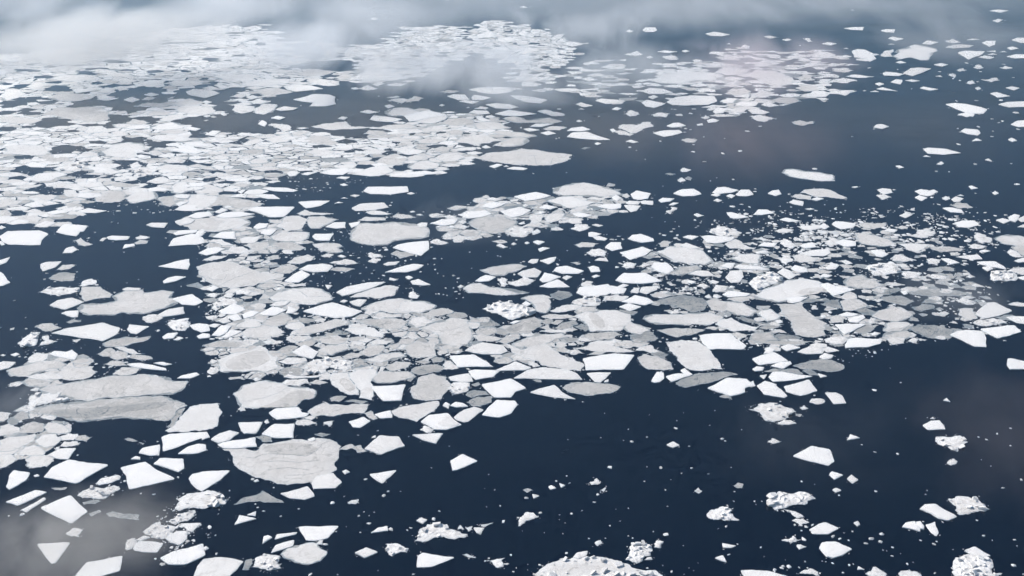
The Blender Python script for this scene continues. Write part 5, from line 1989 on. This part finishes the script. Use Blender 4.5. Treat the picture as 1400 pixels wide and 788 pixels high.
def cloud_mat(dens, nscale, lo, hi, seed, col, ys):
    m, nt, out = mat('cloud_vapour')
    tc = nd(nt, 'ShaderNodeTexCoord').outputs['Object']
    geo = nd(nt, 'ShaderNodeNewGeometry').outputs['Position']
    ln = nd(nt, 'ShaderNodeVectorMath', operation='LENGTH'); lk(nt, tc, ln.inputs[0])
    fall = mth(nt, 'SUBTRACT', 1.0, mth(nt, 'POWER', ln.outputs['Value'], 2.0), clamp=True)
    off = nd(nt, 'ShaderNodeVectorMath', operation='MULTIPLY_ADD'); lk(nt, geo, off.inputs[0]); off.inputs[1].default_value = (1.0, ys, 1.3); off.inputs[2].default_value = (seed * 731.0, seed * 377.0, 0)
    n = noi(nt, off.outputs[0], nscale, 4, 0.62, 0.7)
    # the noise eats the margin away, so that the shred has no clean outline
    s = mth(nt, 'ADD', n, mth(nt, 'MULTIPLY', mth(nt, 'SUBTRACT', fall, 0.6), 0.3))
    mr = nd(nt, 'ShaderNodeMapRange'); mr.interpolation_type = 'SMOOTHSTEP'
    mr.inputs['From Min'].default_value = lo; mr.inputs['From Max'].default_value = hi
    lk(nt, s, mr.inputs['Value'])
    d = mth(nt, 'MULTIPLY', mth(nt, 'MULTIPLY', mr.outputs[0], fall), dens)
    v = nd(nt, 'ShaderNodeVolumePrincipled')
    v.inputs['Color'].default_value = (*col, 1); v.inputs['Anisotropy'].default_value = 0.1
    lk(nt, d, v.inputs['Density']); lk(nt, v.outputs[0], out.inputs['Volume'])
    return m
def sphere_mesh():
    import bmesh
    bm = bmesh.new(); bmesh.ops.create_icosphere(bm, subdivisions=3, radius=1.0)
    me = bpy.data.meshes.new('cloud'); bm.to_mesh(me); bm.free()
    return me
SPH = sphere_mesh()
def cloud(px, py, z, rx, ry, rz, od, label, nscale=0.006, lo=0.40, hi=0.74, col=(0.955, 0.975, 1.0)):
    """od: optical depth looking through the middle along the sight line"""
    x, y = at(px, py, z)
    dep = math.atan2(H - z, math.hypot(x, y))
    path = 2.0 / math.sqrt((math.cos(dep) / ry) ** 2 + (math.sin(dep) / rz) ** 2)
    me = SPH.copy(); me.materials.append(cloud_mat(od / path * 2.6, nscale, lo, hi, len(bpy.data.materials), col, 0.3 if math.hypot(x, y) > 1500 else 1.0))
    o = bpy.data.objects.new('cloud', me); C.objects.link(o)
    o.location = (x, y, z); o.scale = (rx, ry, rz)
    o['kind'] = 'stuff'; o['label'] = label
cloud(150, 50, 90, 330, 260, 60, 2.0, 'dense white cloud bank over the far ice at upper left', 0.007, 0.36, 0.62, (0.985, 0.985, 0.98))
cloud(15, 10, 110, 230, 230, 42, 1.4, 'pale grey cloud at the top left corner')
cloud(40, 66, 60, 150, 160, 28, 0.8, 'shred of white cloud at the left edge above the far ice', 0.01)
cloud(340, 6, 110, 380, 260, 44, 0.9, 'grey white cloud along the top left edge')
cloud(225, 90, 50, 150, 160, 28, 1.0, 'white puff lying on the far ice below the cloud bank', 0.01)
cloud(360, 80, 60, 190, 180, 30, 1.0, 'white mist over the far ice right of the cloud bank', 0.009)
cloud(440, 60, 90, 230, 220, 50, 1.7, 'white mist over the far floes left of centre', 0.008)
cloud(500, 26, 100, 230, 220, 34, 0.6, 'grey mist above the far floes left of centre')
cloud(610, 92, 60, 260, 230, 40, 1.5, 'thin white mist drifting across the far floes at centre', 0.008, 0.32, 0.66)
cloud(690, 120, 40, 180, 170, 30, 0.7, 'thin pale mist below the bright far ice cluster', 0.01, 0.34, 0.68)
cloud(800, 35, 100, 220, 240, 44, 0.95, 'soft grey cloud shred right of the bright far ice cluster', 0.008)
cloud(850, 95, 60, 220, 230, 46, 0.7, 'faint mist below the soft grey cloud shred', 0.008, 0.32, 0.66)
cloud(960, 15, 100, 260, 260, 38, 0.6, 'thin blue grey cloud at the top edge right of centre')
cloud(1045, 90, 70, 230, 250, 60, 0.75, 'faint pinkish mist standing in for window glare over far floes at right', 0.008, 0.34, 0.68, (1.0, 0.90, 0.935))  # mist added to carry the pink glare of the aircraft window
cloud(1000, 190, 60, 240, 220, 50, 0.09, 'very faint mauve mist standing in for window glare over dark water at right', 0.006, 0.3, 0.75, (1.0, 0.84, 0.88))  # tinted vapour added for the purple reflection in the window
cloud(1170, 8, 120, 380, 280, 38, 0.5, 'thin blue grey cloud along the top right edge')
cloud(1320, 50, 90, 300, 300, 42, 0.45, 'thin mist at upper right over scattered floes')
cloud(700, -8, 120, 1900, 480, 60, 0.42, 'grey veil of fog beyond the last floes along the top edge', 0.004, 0.34, 0.66)
cloud(70, 755, 110, 84, 66, 28, 0.42, 'grey cloud shred over the triangular floe at bottom left', 0.022, 0.33, 0.72, (1.0, 0.965, 0.92))
cloud(165, 715, 110, 62, 50, 20, 0.3, 'wisp of grey cloud above the bottom left shred', 0.028, 0.38, 0.75, (1.0, 0.965, 0.92))
cloud(40, 540, 80, 70, 60, 20, 0.25, 'thin pale wisp over grey floes at the left edge', 0.02)
cloud(1100, 600, 90, 150, 110, 34, 0.03, 'faint grey wisp over open water right of centre', 0.014)
cloud(1380, 600, 90, 110, 130, 36, 0.07, 'faint wisp given a brownish glare tint over open water at the right edge', 0.016, 0.36, 0.74, (1.0, 0.86, 0.82))  # brown cast imitates window glare on the wisp
cloud(655, 300, 60, 110, 90, 22, 0.16, 'faint mist over the dark lead at centre', 0.014)
cloud(1290, 400, 60, 120, 90, 22, 0.16, 'faint mist over the floes at right', 0.014)
